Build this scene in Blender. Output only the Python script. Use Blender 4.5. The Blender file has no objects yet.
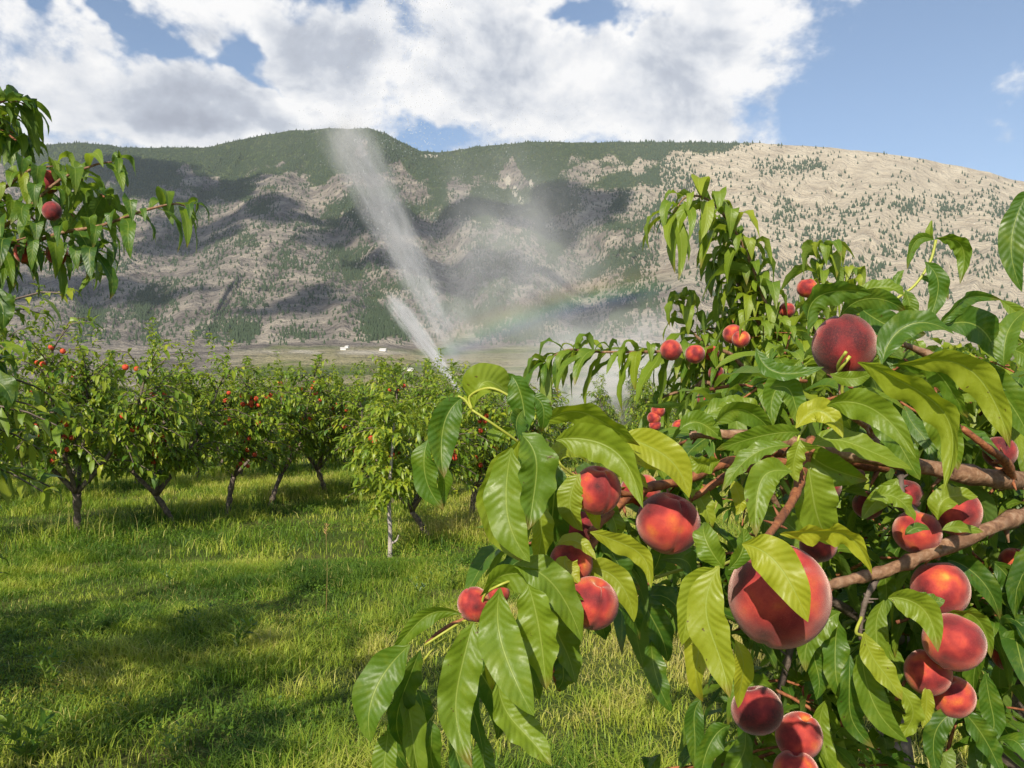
import bpy, math, random
import numpy as np
from mathutils import Vector

C = bpy.context.scene.collection
SC = bpy.context.scene
R = math.radians
random.seed(4)

# ------------------------------------------------------------------ camera, sky, sun, exposure
F, CX, HZ, EYE = 804.0, 512.0, 415.0, 1.7
cam_d = bpy.data.cameras.new("camera"); cam = bpy.data.objects.new("camera", cam_d); C.objects.link(cam)
cam.location = (0, 0, EYE); cam.rotation_euler = (R(90), 0, 0)
cam_d.sensor_width = 36; cam_d.lens = F / 1024 * 36; cam_d.shift_y = (HZ - 384) / 1024
cam_d.clip_start = 0.05; cam_d.clip_end = 30000
SC.camera = cam

SUN_EL, SUN_AZ = 35.0, 17.0          # light travels towards +Y, turned 17 deg to the right
sx, sy, sz = -math.sin(R(SUN_AZ)) * math.cos(R(SUN_EL)), -math.cos(R(SUN_AZ)) * math.cos(R(SUN_EL)), math.sin(R(SUN_EL))
SUNV = np.array([sx, sy, sz])
sd = bpy.data.lights.new("sun", 'SUN'); sd.energy = 5.0; sd.angle = R(0.53); sd.color = (1.0, 0.91, 0.76)
sun = bpy.data.objects.new("sun", sd); C.objects.link(sun)
sun.rotation_euler = Vector((sx, sy, sz)).to_track_quat('Z', 'Y').to_euler()
SC.view_settings.view_transform = 'Standard'; SC.view_settings.look = 'None'
SC.view_settings.exposure = 0.42; SC.view_settings.gamma = 1.0; SC.view_settings.use_curve_mapping = False
SC.render.engine = 'CYCLES'
cy = SC.cycles
cy.use_denoising = True
cy.max_bounces = 8; cy.diffuse_bounces = 3; cy.glossy_bounces = 2; cy.transmission_bounces = 4; cy.volume_bounces = 0; cy.transparent_max_bounces = 12
cy.volume_max_steps = 96

class NT:
    def __init__(s, tree): s.t = tree; s.t.nodes.clear()
    def n(s, typ, ins=None, **props):
        nd = s.t.nodes.new(typ)
        for k, v in props.items(): setattr(nd, k, v)
        for k, v in (ins or {}).items():
            if hasattr(v, 'is_linked') and not isinstance(v, bpy.types.Node): s.t.links.new(v, nd.inputs[k])
            else: nd.inputs[k].default_value = v
        return nd
    def m(s, op, a, b=0.0, c=0.0, clamp=False):
        nd = s.t.nodes.new('ShaderNodeMath'); nd.operation = op; nd.use_clamp = clamp
        for i, v in enumerate((a, b, c)):
            if hasattr(v, 'is_linked'): s.t.links.new(v, nd.inputs[i])
            else: nd.inputs[i].default_value = v
        return nd.outputs[0]
    def mix(s, f, a, b, blend='MIX'):
        nd = s.t.nodes.new('ShaderNodeMix'); nd.data_type = 'RGBA'; nd.blend_type = blend
        for i, v in ((0, f), (6, a), (7, b)):
            if hasattr(v, 'is_linked'): s.t.links.new(v, nd.inputs[i])
            else: nd.inputs[i].default_value = v if i == 0 else (*v, 1)[:4]
        return nd.outputs[2]
    def ss(s, v, lo, hi, a=0.0, b=1.0):
        nd = s.t.nodes.new('ShaderNodeMapRange'); nd.interpolation_type = 'SMOOTHSTEP'
        s.t.links.new(v, nd.inputs[0])
        for i, x in enumerate((lo, hi, a, b)): nd.inputs[i + 1].default_value = x
        return nd.outputs[0]
    def noise(s, vec, scale, detail=4, rough=.55, dist=0.0):
        nd = s.n('ShaderNodeTexNoise', {'Scale': scale, 'Detail': detail, 'Roughness': rough, 'Distortion': dist})
        if vec is not None: s.t.links.new(vec, nd.inputs['Vector'])
        return nd.outputs['Fac']
    def attr(s, name): return s.n('ShaderNodeAttribute', attribute_name=name)
    def ramp(s, f, stops):
        nd = s.t.nodes.new('ShaderNodeValToRGB'); s.t.links.new(f, nd.inputs[0])
        el = nd.color_ramp.elements
        while len(el) < len(stops): el.new(.5)
        for e, (p, c) in zip(el, stops): e.position = p; e.color = (*c, 1)
        return nd.outputs[0]

world = bpy.data.worlds.new("World"); SC.world = world; world.use_nodes = True
w = NT(world.node_tree)
sky = w.n('ShaderNodeTexSky', sky_type='NISHITA', sun_disc=False, sun_elevation=R(SUN_EL),
          sun_rotation=R(180 + SUN_AZ), altitude=400, air_density=1.0, dust_density=0.6, ozone_density=1.1)
tc = w.n('ShaderNodeTexCoord'); sep = w.n('ShaderNodeSeparateXYZ', {0: tc.outputs['Generated']})
dx, dy, dz = sep.outputs
az = w.m('ARCTAN2', dx, dy); el = w.m('ARCSINE', dz)
pv = w.n('ShaderNodeCombineXYZ', {0: w.m('MULTIPLY', az, 1.0), 1: w.m('MULTIPLY', el, 1.35), 2: 0.0}).outputs[0]
rot = w.n('ShaderNodeVectorRotate', {'Vector': pv, 'Angle': R(16)}, rotation_type='Z_AXIS').outputs[0]
rot = w.n('ShaderNodeVectorMath', {0: rot, 1: (0.37, 1.1, 0.0)}, operation='ADD').outputs[0]
def blob(u, v, ru, rv, tilt=0.0):
    a0 = math.atan((u - CX) / F); e0 = math.atan((HZ - v) / F * math.cos(a0))
    A = w.m('SUBTRACT', az, a0); E = w.m('SUBTRACT', el, e0)
    c, s_ = math.cos(R(tilt)), math.sin(R(tilt))
    x = w.m('DIVIDE', w.m('ADD', w.m('MULTIPLY', A, c), w.m('MULTIPLY', E, s_)), ru / F)
    y = w.m('DIVIDE', w.m('SUBTRACT', w.m('MULTIPLY', E, c), w.m('MULTIPLY', A, s_)), rv / F)
    return w.m('POWER', 2.718, w.m('MULTIPLY', w.m('ADD', w.m('POWER', w.m('ABSOLUTE', x), 2.0), w.m('POWER', w.m('ABSOLUTE', y), 2.0)), -1.0))
wp1 = w.m('MULTIPLY', w.m('SUBTRACT', w.noise(rot, 4.5, 4, .6), .5), .16); wp2 = w.m('MULTIPLY', w.m('SUBTRACT', w.noise(rot, 7.0, 4, .6), .5), .14)
az = w.m('ADD', az, wp1); el = w.m('ADD', el, wp2)
cov = 0.0
for sgn, b in ((.40, (110, 75, 250, 60, -14)), (.32, (30, 120, 130, 40, 0)), (.46, (285, 35, 170, 42, -12)), (.50, (690, 70, 200, 85, 0)), (.34, (500, 110, 130, 40, 0)),
               (.36, (480, 30, 60, 50, 0)), (.62, (1015, 92, 60, 28, 15)), (.35, (1030, 130, 30, 10, 0)), (.4, (935, 43, 14, 5, 0)), (.3, (270, 130, 150, 22, -6)), (-.50, (960, 40, 100, 80, 0)), (-.40, (900, 120, 90, 45, 0)),
               (-.50, (60, -4, 150, 12, -10)), (-.24, (300, 100, 90, 9, -24)), (-.44, (405, 75, 24, 60, -25)), (-.2, (560, 8, 60, 14, 0)), (-.22, (600, 12, 60, 12, 0)),
               (-.32, (180, 143, 95, 13, 0)), (-.3, (425, 140, 45, 16, 0))):
    cov = w.m('ADD', cov, w.m('MULTIPLY', blob(*b), sgn))
fb = w.noise(rot, 5.0, 10, .56, .3); fb2 = w.noise(rot, 19.0, 8, .62)
nz = w.m('ADD', w.m('MULTIPLY', w.m('SUBTRACT', fb, .5), 1.5), w.m('MULTIPLY', w.m('SUBTRACT', fb2, .5), .62))
dens = w.m('ADD', w.m('ADD', cov, nz), -0.115)
cm = w.ss(dens, -0.08, 0.19)
shift = w.n('ShaderNodeVectorMath', {0: rot, 1: (0.010, -0.026, 0.0)}, operation='ADD').outputs[0]
fbs = w.noise(shift, 5.0, 10, .56, .3)
fb2s = w.noise(shift, 19.0, 8, .62)
lit = w.m('ADD', w.m('ADD', w.m('MULTIPLY', w.m('SUBTRACT', fb, fbs), 3.6), w.m('MULTIPLY', w.m('SUBTRACT', fb2, fb2s), .85)), .5)
core = w.ss(dens, .10, .80)
shade = w.m('SUBTRACT', w.m('ADD', lit, .42), w.m('MULTIPLY', core, .74), clamp=True)
ccol = w.ramp(shade, [(0.0, (.42, .45, .53)), (.40, (.56, .60, .68)), (.68, (.82, .84, .88)), (1.0, (1.05, 1.04, 1.03))])
bg1 = w.n('ShaderNodeBackground', {'Color': sky.outputs[0], 'Strength': 0.118})
bg2 = w.n('ShaderNodeBackground', {'Color': ccol, 'Strength': 0.75})
up = w.ss(dz, 0.0, 0.05)
mixs = w.n('ShaderNodeMixShader', {0: w.m('MULTIPLY', cm, up), 1: bg1.outputs[0], 2: bg2.outputs[0]})
w.n('ShaderNodeOutputWorld', {0: mixs.outputs[0]})

# ------------------------------------------------------------------ helpers
def P(u, v, Y): return np.array([(u - CX) / F * Y, Y, EYE + (HZ - v) / F * Y])
def link(o, parent=None):
    C.objects.link(o)
    if parent is not None: o.parent = parent
    return o
def tag(o, label=None, cat=None, group=None, kind=None):
    for k, v in (('label', label), ('category', cat), ('group', group), ('kind', kind)):
        if v: o[k] = v
    return o
def thing(name, loc, label, cat, group=None, rz=0.0, sc=1.0):
    o = bpy.data.objects.new(name, None); link(o); o.location = loc; o.rotation_euler = (0, 0, rz); o.scale = (sc,) * 3
    o.empty_display_size = .1
    return tag(o, label, cat, group)
def mesh(name, V, Fq, mat, attrs=None, smooth=True, me_only=False, parent=None):
    V = np.asarray(V, dtype=np.float32).reshape(-1, 3)
    me = bpy.data.meshes.new(name)
    me.vertices.add(len(V)); me.vertices.foreach_set('co', V.ravel())
    if isinstance(Fq, np.ndarray): Fq = [Fq]
    loops = np.concatenate([f.ravel() for f in Fq]).astype(np.int32)
    tot = np.concatenate([np.full(len(f), f.shape[1], np.int32) for f in Fq])
    st = np.concatenate([[0], np.cumsum(tot)[:-1]]).astype(np.int32)
    me.loops.add(len(loops)); me.loops.foreach_set('vertex_index', loops)
    me.polygons.add(len(tot)); me.polygons.foreach_set('loop_start', st); me.polygons.foreach_set('loop_total', tot)
    me.polygons.foreach_set('use_smooth', np.full(len(tot), smooth))
    me.update(calc_edges=True)
    for k, (ty, data) in (attrs or {}).items():
        a = me.attributes.new(k, ty, 'POINT')
        a.data.foreach_set('value' if ty == 'FLOAT' else 'vector', np.asarray(data, np.float32).ravel())
    me.materials.append(mat)
    if me_only: return me
    return link(bpy.data.objects.new(name, me), parent)
class Acc:                                   # collects (V, F, attrs) pieces into one mesh
    def __init__(s): s.V = []; s.F = []; s.A = {}; s.n = 0
    def add(s, V, Fs, attrs=None):
        V = np.asarray(V).reshape(-1, 3); s.V.append(V)
        for f in (Fs if isinstance(Fs, list) else [Fs]): s.F.append(f + s.n)
        for k, v in (attrs or {}).items(): s.A.setdefault(k, (v[0], []))[1].append(np.asarray(v[1]).reshape(len(V), -1))
        s.n += len(V)
    def build(s, name, mat, parent=None, smooth=True, me_only=False):
        return mesh(name, np.concatenate(s.V), s.F, mat, {k: (t, np.concatenate(d)) for k, (t, d) in s.A.items()}, smooth, me_only, parent)
def nrm(a): return a / np.maximum(np.linalg.norm(a, axis=-1, keepdims=True), 1e-9)
def hashn(ix, iy, seed):
    h = (ix.astype(np.int64) * 374761393 + iy.astype(np.int64) * 668265263 + seed * 982451653) & 0xffffffff
    h = ((h ^ (h >> 13)) * 1274126177) & 0xffffffff
    return ((h ^ (h >> 16)) & 0xffff) / 65535.0
def vnoise(x, y, seed=0):
    x = np.asarray(x, float); y = np.asarray(y, float)
    ix, iy = np.floor(x), np.floor(y); fx, fy = x - ix, y - iy
    fx = fx * fx * (3 - 2 * fx); fy = fy * fy * (3 - 2 * fy)
    a, b = hashn(ix, iy, seed), hashn(ix + 1, iy, seed); c, d = hashn(ix, iy + 1, seed), hashn(ix + 1, iy + 1, seed)
    return (a + (b - a) * fx) * (1 - fy) + (c + (d - c) * fx) * fy
def fbm(x, y, seed=0, oct=4, g=.5):
    s = 0; a = 1; t = 0
    for o in range(oct): s = s + a * vnoise(x * 2 ** o, y * 2 ** o, seed + o * 7); t += a; a *= g
    return s / t
def gz(x, y):                                # near ground height
    return (fbm(np.asarray(x) * .35, np.asarray(y) * .35, 3, 3) - .5) * .16
def tube(pts, rad, sides=8, knots=0.0, seed=0, cap=True, sub=5):
    pts = np.asarray(pts, float); rad = np.asarray(rad, float)
    n = len(pts)
    if n > 2:                                # catmull-rom
        pe = np.vstack([2 * pts[0] - pts[1], pts, 2 * pts[-1] - pts[-2]]); out = []; ro = []
        for i in range(n - 1):
            p0, p1, p2, p3 = pe[i:i + 4]
            for k in range(sub):
                t = k / sub
                out.append(.5 * (2 * p1 + (p2 - p0) * t + (2 * p0 - 5 * p1 + 4 * p2 - p3) * t * t + (3 * p1 - p0 - 3 * p2 + p3) * t ** 3))
                ro.append(rad[i] + (rad[i + 1] - rad[i]) * t)
        out.append(pts[-1]); ro.append(rad[-1]); pts = np.array(out); rad = np.array(ro)
    m = len(pts); T = nrm(np.gradient(pts, axis=0)); rg = np.random.RandomState(seed)
    ref = np.array([0., 0., 1.]) if abs(T[0, 2]) < .9 else np.array([1., 0., 0.])
    X = np.zeros_like(pts); x = nrm(np.cross(T[0], ref))
    for i in range(m): x = nrm(x - T[i] * np.dot(x, T[i])); X[i] = x
    Yv = np.cross(T, X); th = np.arange(sides) / sides * 2 * math.pi
    k = 1 + knots * (rg.rand(m, sides) - .5) + knots * 1.6 * (rg.rand(m, 1) ** 4)
    rr = rad[:, None] * k
    V = pts[:, None] + X[:, None] * (np.cos(th) * rr)[..., None] + Yv[:, None] * (np.sin(th) * rr)[..., None]
    idx = np.arange(m * sides).reshape(m, sides); nx = np.roll(idx, -1, 1)
    Fq = np.stack([idx[:-1], nx[:-1], nx[1:], idx[1:]], -1).reshape(-1, 4)
    V = V.reshape(-1, 3); fs = [Fq]
    if cap:
        V = np.vstack([V, pts[0], pts[-1]]); a, b = m * sides, m * sides + 1
        fs.append(np.concatenate([np.stack([np.full(sides, a), nx[0], idx[0]], -1), np.stack([np.full(sides, b), idx[-1], nx[-1]], -1)]))
    return V, fs
def leaves(P0, P1, P2, side, width, tone, nseg=10, ncr=2, fold=.30, ripple=.10, seed=0, twist=0.0):
    P0, P1, P2, side = [np.asarray(a, float).reshape(-1, 3) for a in (P0, P1, P2, side)]
    N = len(P0); rg = np.random.RandomState(seed)
    width = np.broadcast_to(np.asarray(width, float), (N,)); tone = np.broadcast_to(np.asarray(tone, float), (N,))
    fold = np.broadcast_to(np.asarray(fold, float), (N,))
    s = np.linspace(0, 1, nseg + 1)[None, :, None]
    B = (1 - s) ** 2 * P0[:, None] + 2 * s * (1 - s) * P1[:, None] + s ** 2 * P2[:, None]
    Ln = np.linalg.norm(P2 - P0, axis=-1)[:, None, None]; sn = nrm(np.cross(side, P2 - P0))[:, None]
    B = B + Ln * (side[:, None] * ((rg.rand(N, 1, 1) - .5) * .10 * np.sin(math.pi * s) + (rg.rand(N, 1, 1) - .5) * .07 * np.sin(6.283 * s)) + sn * (rg.rand(N, 1, 1) - .5) * .10 * np.sin(6.283 * s))
    T = nrm(np.gradient(B, axis=1))
    sd_ = side[:, None] - T * np.sum(side[:, None] * T, -1, keepdims=True); sd_ = nrm(sd_); Nn = np.cross(sd_, T)
    if twist:
        an = (rg.rand(N, 1, 1) - .5) * 2 * twist * s
        sd_, Nn = sd_ * np.cos(an) + Nn * np.sin(an), Nn * np.cos(an) - sd_ * np.sin(an)
    s1 = s[0, :, 0]; prof = np.maximum(s1 - .03, 0) ** .62 * (1 - s1) ** .85; prof = prof / prof.max(); prof[0] = .05
    prof[-1] = .01
    t = np.linspace(-1, 1, 2 * ncr + 1)
    hw = (width[:, None] * .5 * prof[None])[:, :, None]
    fr = (1.6 + rg.rand(N) * 2.6)[:, None, None]; ph = rg.rand(N, 1, 1) * 6.28; ph2 = rg.rand(N, 1, 1) * 6.28
    S = s1[None, :, None]; t_ = t[None, None, :]
    rip = ripple * (.5 + 1.1 * rg.rand(N, 1, 1)) * (np.sin(6.28 * fr * S + ph) * np.clip(t_, 0, 1) ** 2 + np.sin(6.28 * fr * 1.13 * S + ph2) * np.clip(-t_, 0, 1) ** 2)
    off = hw * (fold[:, None, None] * (np.abs(t_) - .42 * t_ * t_) * 1.4 + rip * 1.6)
    V = B[:, :, None] + sd_[:, :, None] * (hw * t_)[..., None] + Nn[:, :, None] * off[..., None]
    K = len(t); S1 = nseg + 1
    g = np.arange(S1 * K).reshape(S1, K)
    q = np.stack([g[:-1, :-1], g[:-1, 1:], g[1:, 1:], g[1:, :-1]], -1).reshape(-1, 4)
    Fq = (q[None] + (np.arange(N) * S1 * K)[:, None, None]).reshape(-1, 4)
    uvw = np.zeros((N, S1, K, 3)); uvw[..., 0] = s1[None, :, None]; uvw[..., 1] = t; uvw[..., 2] = rg.rand(N)[:, None, None] * 10
    tn = np.broadcast_to(tone[:, None, None], (N, S1, K))
    return V.reshape(-1, 3), Fq, {'luv': ('FLOAT_VECTOR', uvw.reshape(-1, 3)), 'tone': ('FLOAT', tn.reshape(-1))}
def along(poly, t):
    poly = np.asarray(poly, float); seg = np.linalg.norm(np.diff(poly, axis=0), axis=1); c = np.concatenate([[0], np.cumsum(seg)]); c /= c[-1]
    p = np.stack([np.interp(t, c, poly[:, k]) for k in range(3)], -1)
    e = .02; d = np.stack([np.interp(np.clip(t + e, 0, 1), c, poly[:, k]) - np.interp(np.clip(t - e, 0, 1), c, poly[:, k]) for k in range(3)], -1)
    return p, nrm(d)
def shoot(acc, poly, n, L, rg, droop=.85, wr=.24, tone=.45, tsp=.22, nseg=6, ncr=1, fold=.35, t0=.05, ripple=.1, tuft=3):
    t = np.concatenate([np.linspace(t0, 1, n), np.ones(tuft)])
    p, ax = along(poly, t); N = len(t)
    upv = np.array([0., 0., 1.])
    a = np.arange(N) * 2.4 + rg.rand() * 6 + rg.rand(N) * .6
    X = nrm(np.cross(ax, upv + .01)); Yv = np.cross(X, ax)
    o = X * np.cos(a)[:, None] + Yv * np.sin(a)[:, None]
    d = nrm(o * .85 + ax * (.45 + .5 * rg.rand(N, 1)) + upv * .35)
    Ls = L * (.55 + .75 * rg.rand(N)) * np.where(t > .93, .8, 1.0)
    dr = (droop * (.55 + .70 * rg.rand(N)))[:, None]
    e = nrm(d * (1 - dr) + np.array([0, 0, -1.]) * dr + (rg.rand(N, 3) - .5) * .25)
    P1 = p + d * Ls[:, None] * .50; P2 = P1 + e * Ls[:, None] * .60
    side = nrm(np.cross(d, upv) + (rg.rand(N, 3) - .5) * .7)
    V, Fq, A = leaves(p, P1, P2, side, Ls * wr * (.85 + .3 * rg.rand(N)), np.clip(tone + (rg.rand(N) - .5) * 2 * tsp, 0, 1), nseg, ncr, fold, ripple, rg.randint(1 << 30), .5)
    acc.add(V, Fq, A)

# ------------------------------------------------------------------ materials
def mat(name):
    m = bpy.data.materials.new(name); m.use_nodes = True
    return m, NT(m.node_tree)
def leaf_mat(name, detail=True, trans=.42, bright=1.0, rough=.36):
    m, t = mat(name)
    at = t.attr('luv'); tone = t.attr('tone').outputs['Fac']; sp = t.n('ShaderNodeSeparateXYZ', {0: at.outputs['Vector']})
    s, tt, rnd = sp.outputs
    geo = t.n('ShaderNodeNewGeometry')
    b = bright
    col = t.ramp(tone, [(0.0, (.030 * b, .088 * b, .012 * b)), (.35, (.072 * b, .155 * b, .012 * b)), (.65, (.185 * b, .265 * b, .018 * b)), (1.0, (.36 * b, .38 * b, .025 * b))])
    rib = 1.0
    at_ = t.m('ABSOLUTE', tt)
    midrib = t.ss(at_, .02, .055, 1, 0)
    tex = t.n('ShaderNodeTexCoord').outputs['Object']
    if detail:
        blot = t.noise(tex, 60, 3)
        col = t.mix(t.m('MULTIPLY', t.ss(blot, .45, .75), .35), col, (.24 * b, .30 * b, .02))
        vs = t.m('ADD', t.m('SUBTRACT', t.m('MULTIPLY', s, 82.0), t.m('MULTIPLY', at_, 10.0)), t.m('MULTIPLY', t.noise(tex, 30, 2), 7.0))
        vw = t.m('SINE', t.m('ADD', vs, t.m('MULTIPLY', rnd, 3.0)))
        vein = t.m('MULTIPLY', t.ss(vw, .93, 1.0), t.ss(blot, .35, .65, .02, .14))
        col = t.mix(vein, col, (.30 * b, .38 * b, .06))
        ln = t.noise(tex, 9, 2)
        col = t.mix(t.m('MULTIPLY', t.ss(ln, .55, .8), .25), col, (.30, .34, .03))
        spots = t.ss(t.noise(tex, 190, 2), .70, .73); spots = t.m('MULTIPLY', spots, t.ss(rnd, 4.0, 7.5))
        col = t.mix(t.m('MULTIPLY', spots, .8), col, (.09, .045, .015))
        edge = t.m('MULTIPLY', t.ss(s, .86, .98), t.ss(rnd, 4, 8))
        col = t.mix(t.m('MULTIPLY', edge, .6), col, (.22, .12, .03))
        hgt = t.m('ADD', t.m('MULTIPLY', t.m('MULTIPLY', vw, .5), t.ss(at_, 0, .3)), t.m('ADD', t.m('MULTIPLY', t.noise(tex, 75, 3), 3.2), t.m('MULTIPLY', midrib, -1.5)))
        bump = t.n('ShaderNodeBump', {'Strength': .30, 'Distance': .0011, 'Height': hgt}).outputs[0]
    else: bump = None
    col = t.mix(t.m('MULTIPLY', midrib, .6 if detail else .3), col, (.34 * b, .42 * b, .09))
    col = t.mix(t.m('MULTIPLY', geo.outputs['Backfacing'], .40), col, (.17 * b, .25 * b, .075 * b))
    pr = t.n('ShaderNodeBsdfPrincipled', {'Base Color': col, 'Roughness': rough, 'Specular IOR Level': .5})
    if detail:
        t.t.links.new(t.m('ADD', .27, t.m('MULTIPLY', t.noise(tex, 45, 3), .38)), pr.inputs['Roughness'])
        t.t.links.new(bump, pr.inputs['Normal'])
    tcol = t.mix(1.0, col, (1.9, 1.75, .7), 'MULTIPLY')
    tr = t.n('ShaderNodeBsdfTranslucent', {'Color': tcol})
    ms = t.n('ShaderNodeMixShader', {0: trans, 1: pr.outputs[0], 2: tr.outputs[0]})
    t.n('ShaderNodeOutputMaterial', {0: ms.outputs[0]})
    return m
M_LEAF = leaf_mat('peach_leaf')
M_LEAF_FAR = leaf_mat('orchard_leaf', False, .36, 1.0, .42)
def bark_mat(name, c1, c2, c3, sc=60):
    m, t = mat(name); o = t.n('ShaderNodeTexCoord').outputs['Object']
    a = t.noise(o, sc, 5); b = t.noise(o, sc * .25, 3)
    c = t.ramp(a, [(.3, c1), (.5, c2), (.72, c3)])
    c = t.mix(t.ss(b, .45, .7, 0, .6), c, c1)
    bp = t.n('ShaderNodeBump', {'Strength': .8, 'Distance': .35 / sc, 'Height': a}).outputs[0]
    p = t.n('ShaderNodeBsdfPrincipled', {'Base Color': c, 'Roughness': .72, 'Normal': bp})
    t.n('ShaderNodeOutputMaterial', {0: p.outputs[0]}); return m
M_BARK = bark_mat('orchard_bark', (.05, .035, .028), (.13, .095, .075), (.24, .19, .155), 22)
M_BARK_PALE = bark_mat('pale_young_bark', (.16, .13, .11), (.36, .31, .27), (.50, .45, .40), 40)
M_TWIG = bark_mat('branch_bark', (.10, .045, .022), (.23, .12, .062), (.38, .25, .16), 110)
M_RED = bark_mat('red_twig_bark', (.10, .030, .014), (.26, .085, .030), (.38, .16, .06), 130)
def plain(name, c, rough=.6, **kw):
    m, t = mat(name); o = t.n('ShaderNodeTexCoord').outputs['Object']
    col = t.mix(t.noise(o, kw.get('sc', 20), 4), tuple(x * .8 for x in c), tuple(min(1, x * 1.15) for x in c))
    p = t.n('ShaderNodeBsdfPrincipled', {'Base Color': col, 'Roughness': rough})
    t.n('ShaderNodeOutputMaterial', {0: p.outputs[0]}); return m
M_PET = plain('yellow_petiole', (.34, .36, .05), .5, sc=80)
M_STEM = plain('green_stem', (.20, .24, .04), .5, sc=80)
def peach_mat(name, far=False):
    m, t = mat(name); o = t.n('ShaderNodeTexCoord').outputs['Object']
    oi = t.n('ShaderNodeObjectInfo').outputs['Random']
    off = t.n('ShaderNodeCombineXYZ', {0: t.m('MULTIPLY', oi, 31.0), 1: t.m('MULTIPLY', oi, 17.0), 2: 0.0}).outputs[0]
    v = t.n('ShaderNodeVectorMath', {0: o, 1: off}, operation='ADD').outputs[0]
    big = t.noise(v, 1.3 , 2, .45); fine = t.noise(v, 14, 5, .65); spk = t.noise(v, 46, 3, .7)
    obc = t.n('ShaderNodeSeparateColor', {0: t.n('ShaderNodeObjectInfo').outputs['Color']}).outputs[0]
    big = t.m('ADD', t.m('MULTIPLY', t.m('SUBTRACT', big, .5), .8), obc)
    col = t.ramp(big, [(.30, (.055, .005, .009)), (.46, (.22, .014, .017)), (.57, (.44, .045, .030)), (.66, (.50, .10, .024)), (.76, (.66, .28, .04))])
    if far: col = t.mix(.5, col, (.62, .085, .03))
    else:
        col = t.mix(t.ss(fine, .4, .7, 0, .35), col, (.25, .018, .020))
        col = t.mix(t.ss(spk, .54, .72, 0, .40), col, (.50, .13, .09))
    bp = t.n('ShaderNodeBump', {'Strength': .25, 'Distance': .02, 'Height': t.noise(v, 90, 3)}).outputs[0]
    p = t.n('ShaderNodeBsdfPrincipled', {'Base Color': col, 'Roughness': .62, 'Normal': bp, 'Specular IOR Level': .28,
            'Sheen Weight': .0 if far else .52, 'Sheen Roughness': .42, 'Sheen Tint': (1.0, .80, .68, 1), 'Subsurface Weight': 0.0})
    t.n('ShaderNodeOutputMaterial', {0: p.outputs[0]}); return m
M_PEACH = peach_mat('peach_skin'); M_PEACH_FAR = peach_mat('orchard_peach_skin', True)

# ------------------------------------------------------------------ terrain: ground, valley and mountain
m, t = mat('meadow_soil'); o = t.n('ShaderNodeTexCoord').outputs['Object']
c = t.ramp(t.noise(o, .9, 6, .6), [(.3, (.040, .075, .014)), (.5, (.085, .120, .022)), (.7, (.14, .13, .045))])
c = t.mix(t.ss(t.noise(o, 35, 4), .4, .7, 0, .6), c, (.05, .06, .018))
p = t.n('ShaderNodeBsdfPrincipled', {'Base Color': c, 'Roughness': .95, 'Specular IOR Level': .1,
        'Normal': t.n('ShaderNodeBump', {'Strength': 1.0, 'Distance': .05, 'Height': t.noise(o, 28, 5)}).outputs[0]})
t.n('ShaderNodeOutputMaterial', {0: p.outputs[0]}); M_GROUND = m
rr = np.concatenate([np.linspace(0, 24, 121)[1:], 24 * (700 / 24) ** (np.arange(1, 41) / 40)])
th = np.arange(240) / 240 * 2 * math.pi
X = rr[:, None] * np.sin(th); Yy = rr[:, None] * np.cos(th) ; Z = gz(X, Yy) * np.clip(1 - (rr[:, None] - 60) / 60, 0, 1)
V = np.stack([X, Yy, Z], -1).reshape(-1, 3); g = np.arange(len(rr) * 240).reshape(len(rr), 240); gn = np.roll(g, -1, 1)
Fq = np.stack([g[:-1], g[1:], gn[1:], gn[:-1]], -1).reshape(-1, 4)
V = np.vstack([V, [0, 0, float(gz(0, 0))]]); Ft = np.stack([np.full(240, len(V) - 1), g[0], gn[0]], -1)
tag(mesh('ground', V, [Fq, Ft], M_GROUND), kind='structure')

CR = np.array([(-900, 250), (-500, 175), (-200, 150), (0, 150), (60, 143), (85, 142), (120, 147), (165, 147), (210, 147), (240, 140), (290, 131), (330, 129), (370, 128), (385, 133), (400, 141), (420, 151),
               (440, 152), (480, 146), (530, 142), (600, 142), (700, 142), (760, 143), (800, 145), (850, 150), (900, 155), (950, 164), (1000, 176), (1024, 181), (1150, 212), (1400, 270), (1900, 330)], float)
def crest(u): return np.interp(u, CR[:, 0], CR[:, 1]) + (fbm(u / 22., u * 0, 5, 4) - .5) * 3.0
QY = np.array([(0, 110), (.05, 200), (.10, 380), (.17, 700), (.24, 1100), (.29, 1420), (.36, 1600), (.5, 2020), (.7, 2700), (.85, 3250), (1, 3950)], float)
def polydist(u, v, pts):
    d = np.full(np.shape(u), 1e9)
    for (a, b), (c_, e) in zip(pts[:-1], pts[1:]):
        L2 = (c_ - a) ** 2 + (e - b) ** 2; tt = np.clip(((u - a) * (c_ - a) + (v - b) * (e - b)) / L2, 0, 1)
        d = np.minimum(d, np.hypot(u - a - tt * (c_ - a), v - b - tt * (e - b)))
    return d
GUL = [([(438, 155), (500, 185), (545, 222), (587, 262), (575, 320)], 22, 330), ([(250, 155), (200, 220), (150, 275), (150, 330)], 26, 190), ([(60, 160), (120, 220), (90, 300)], 22, 170),
       ([(300, 160), (330, 230), (390, 320)], 20, 170), ([(700, 190), (660, 260), (600, 300)], 18, 170), ([(395, 170), (440, 240), (470, 320)], 18, 190), ([(840, 180), (800, 260), (760, 330)], 18, 110),
       ([(960, 190), (960, 260), (930, 330)], 20, 110), ([(-100, 200), (-60, 260), (-120, 340)], 30, 180), ([(1150, 260), (1100, 300), (1080, 340)], 25, 130)]
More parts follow.
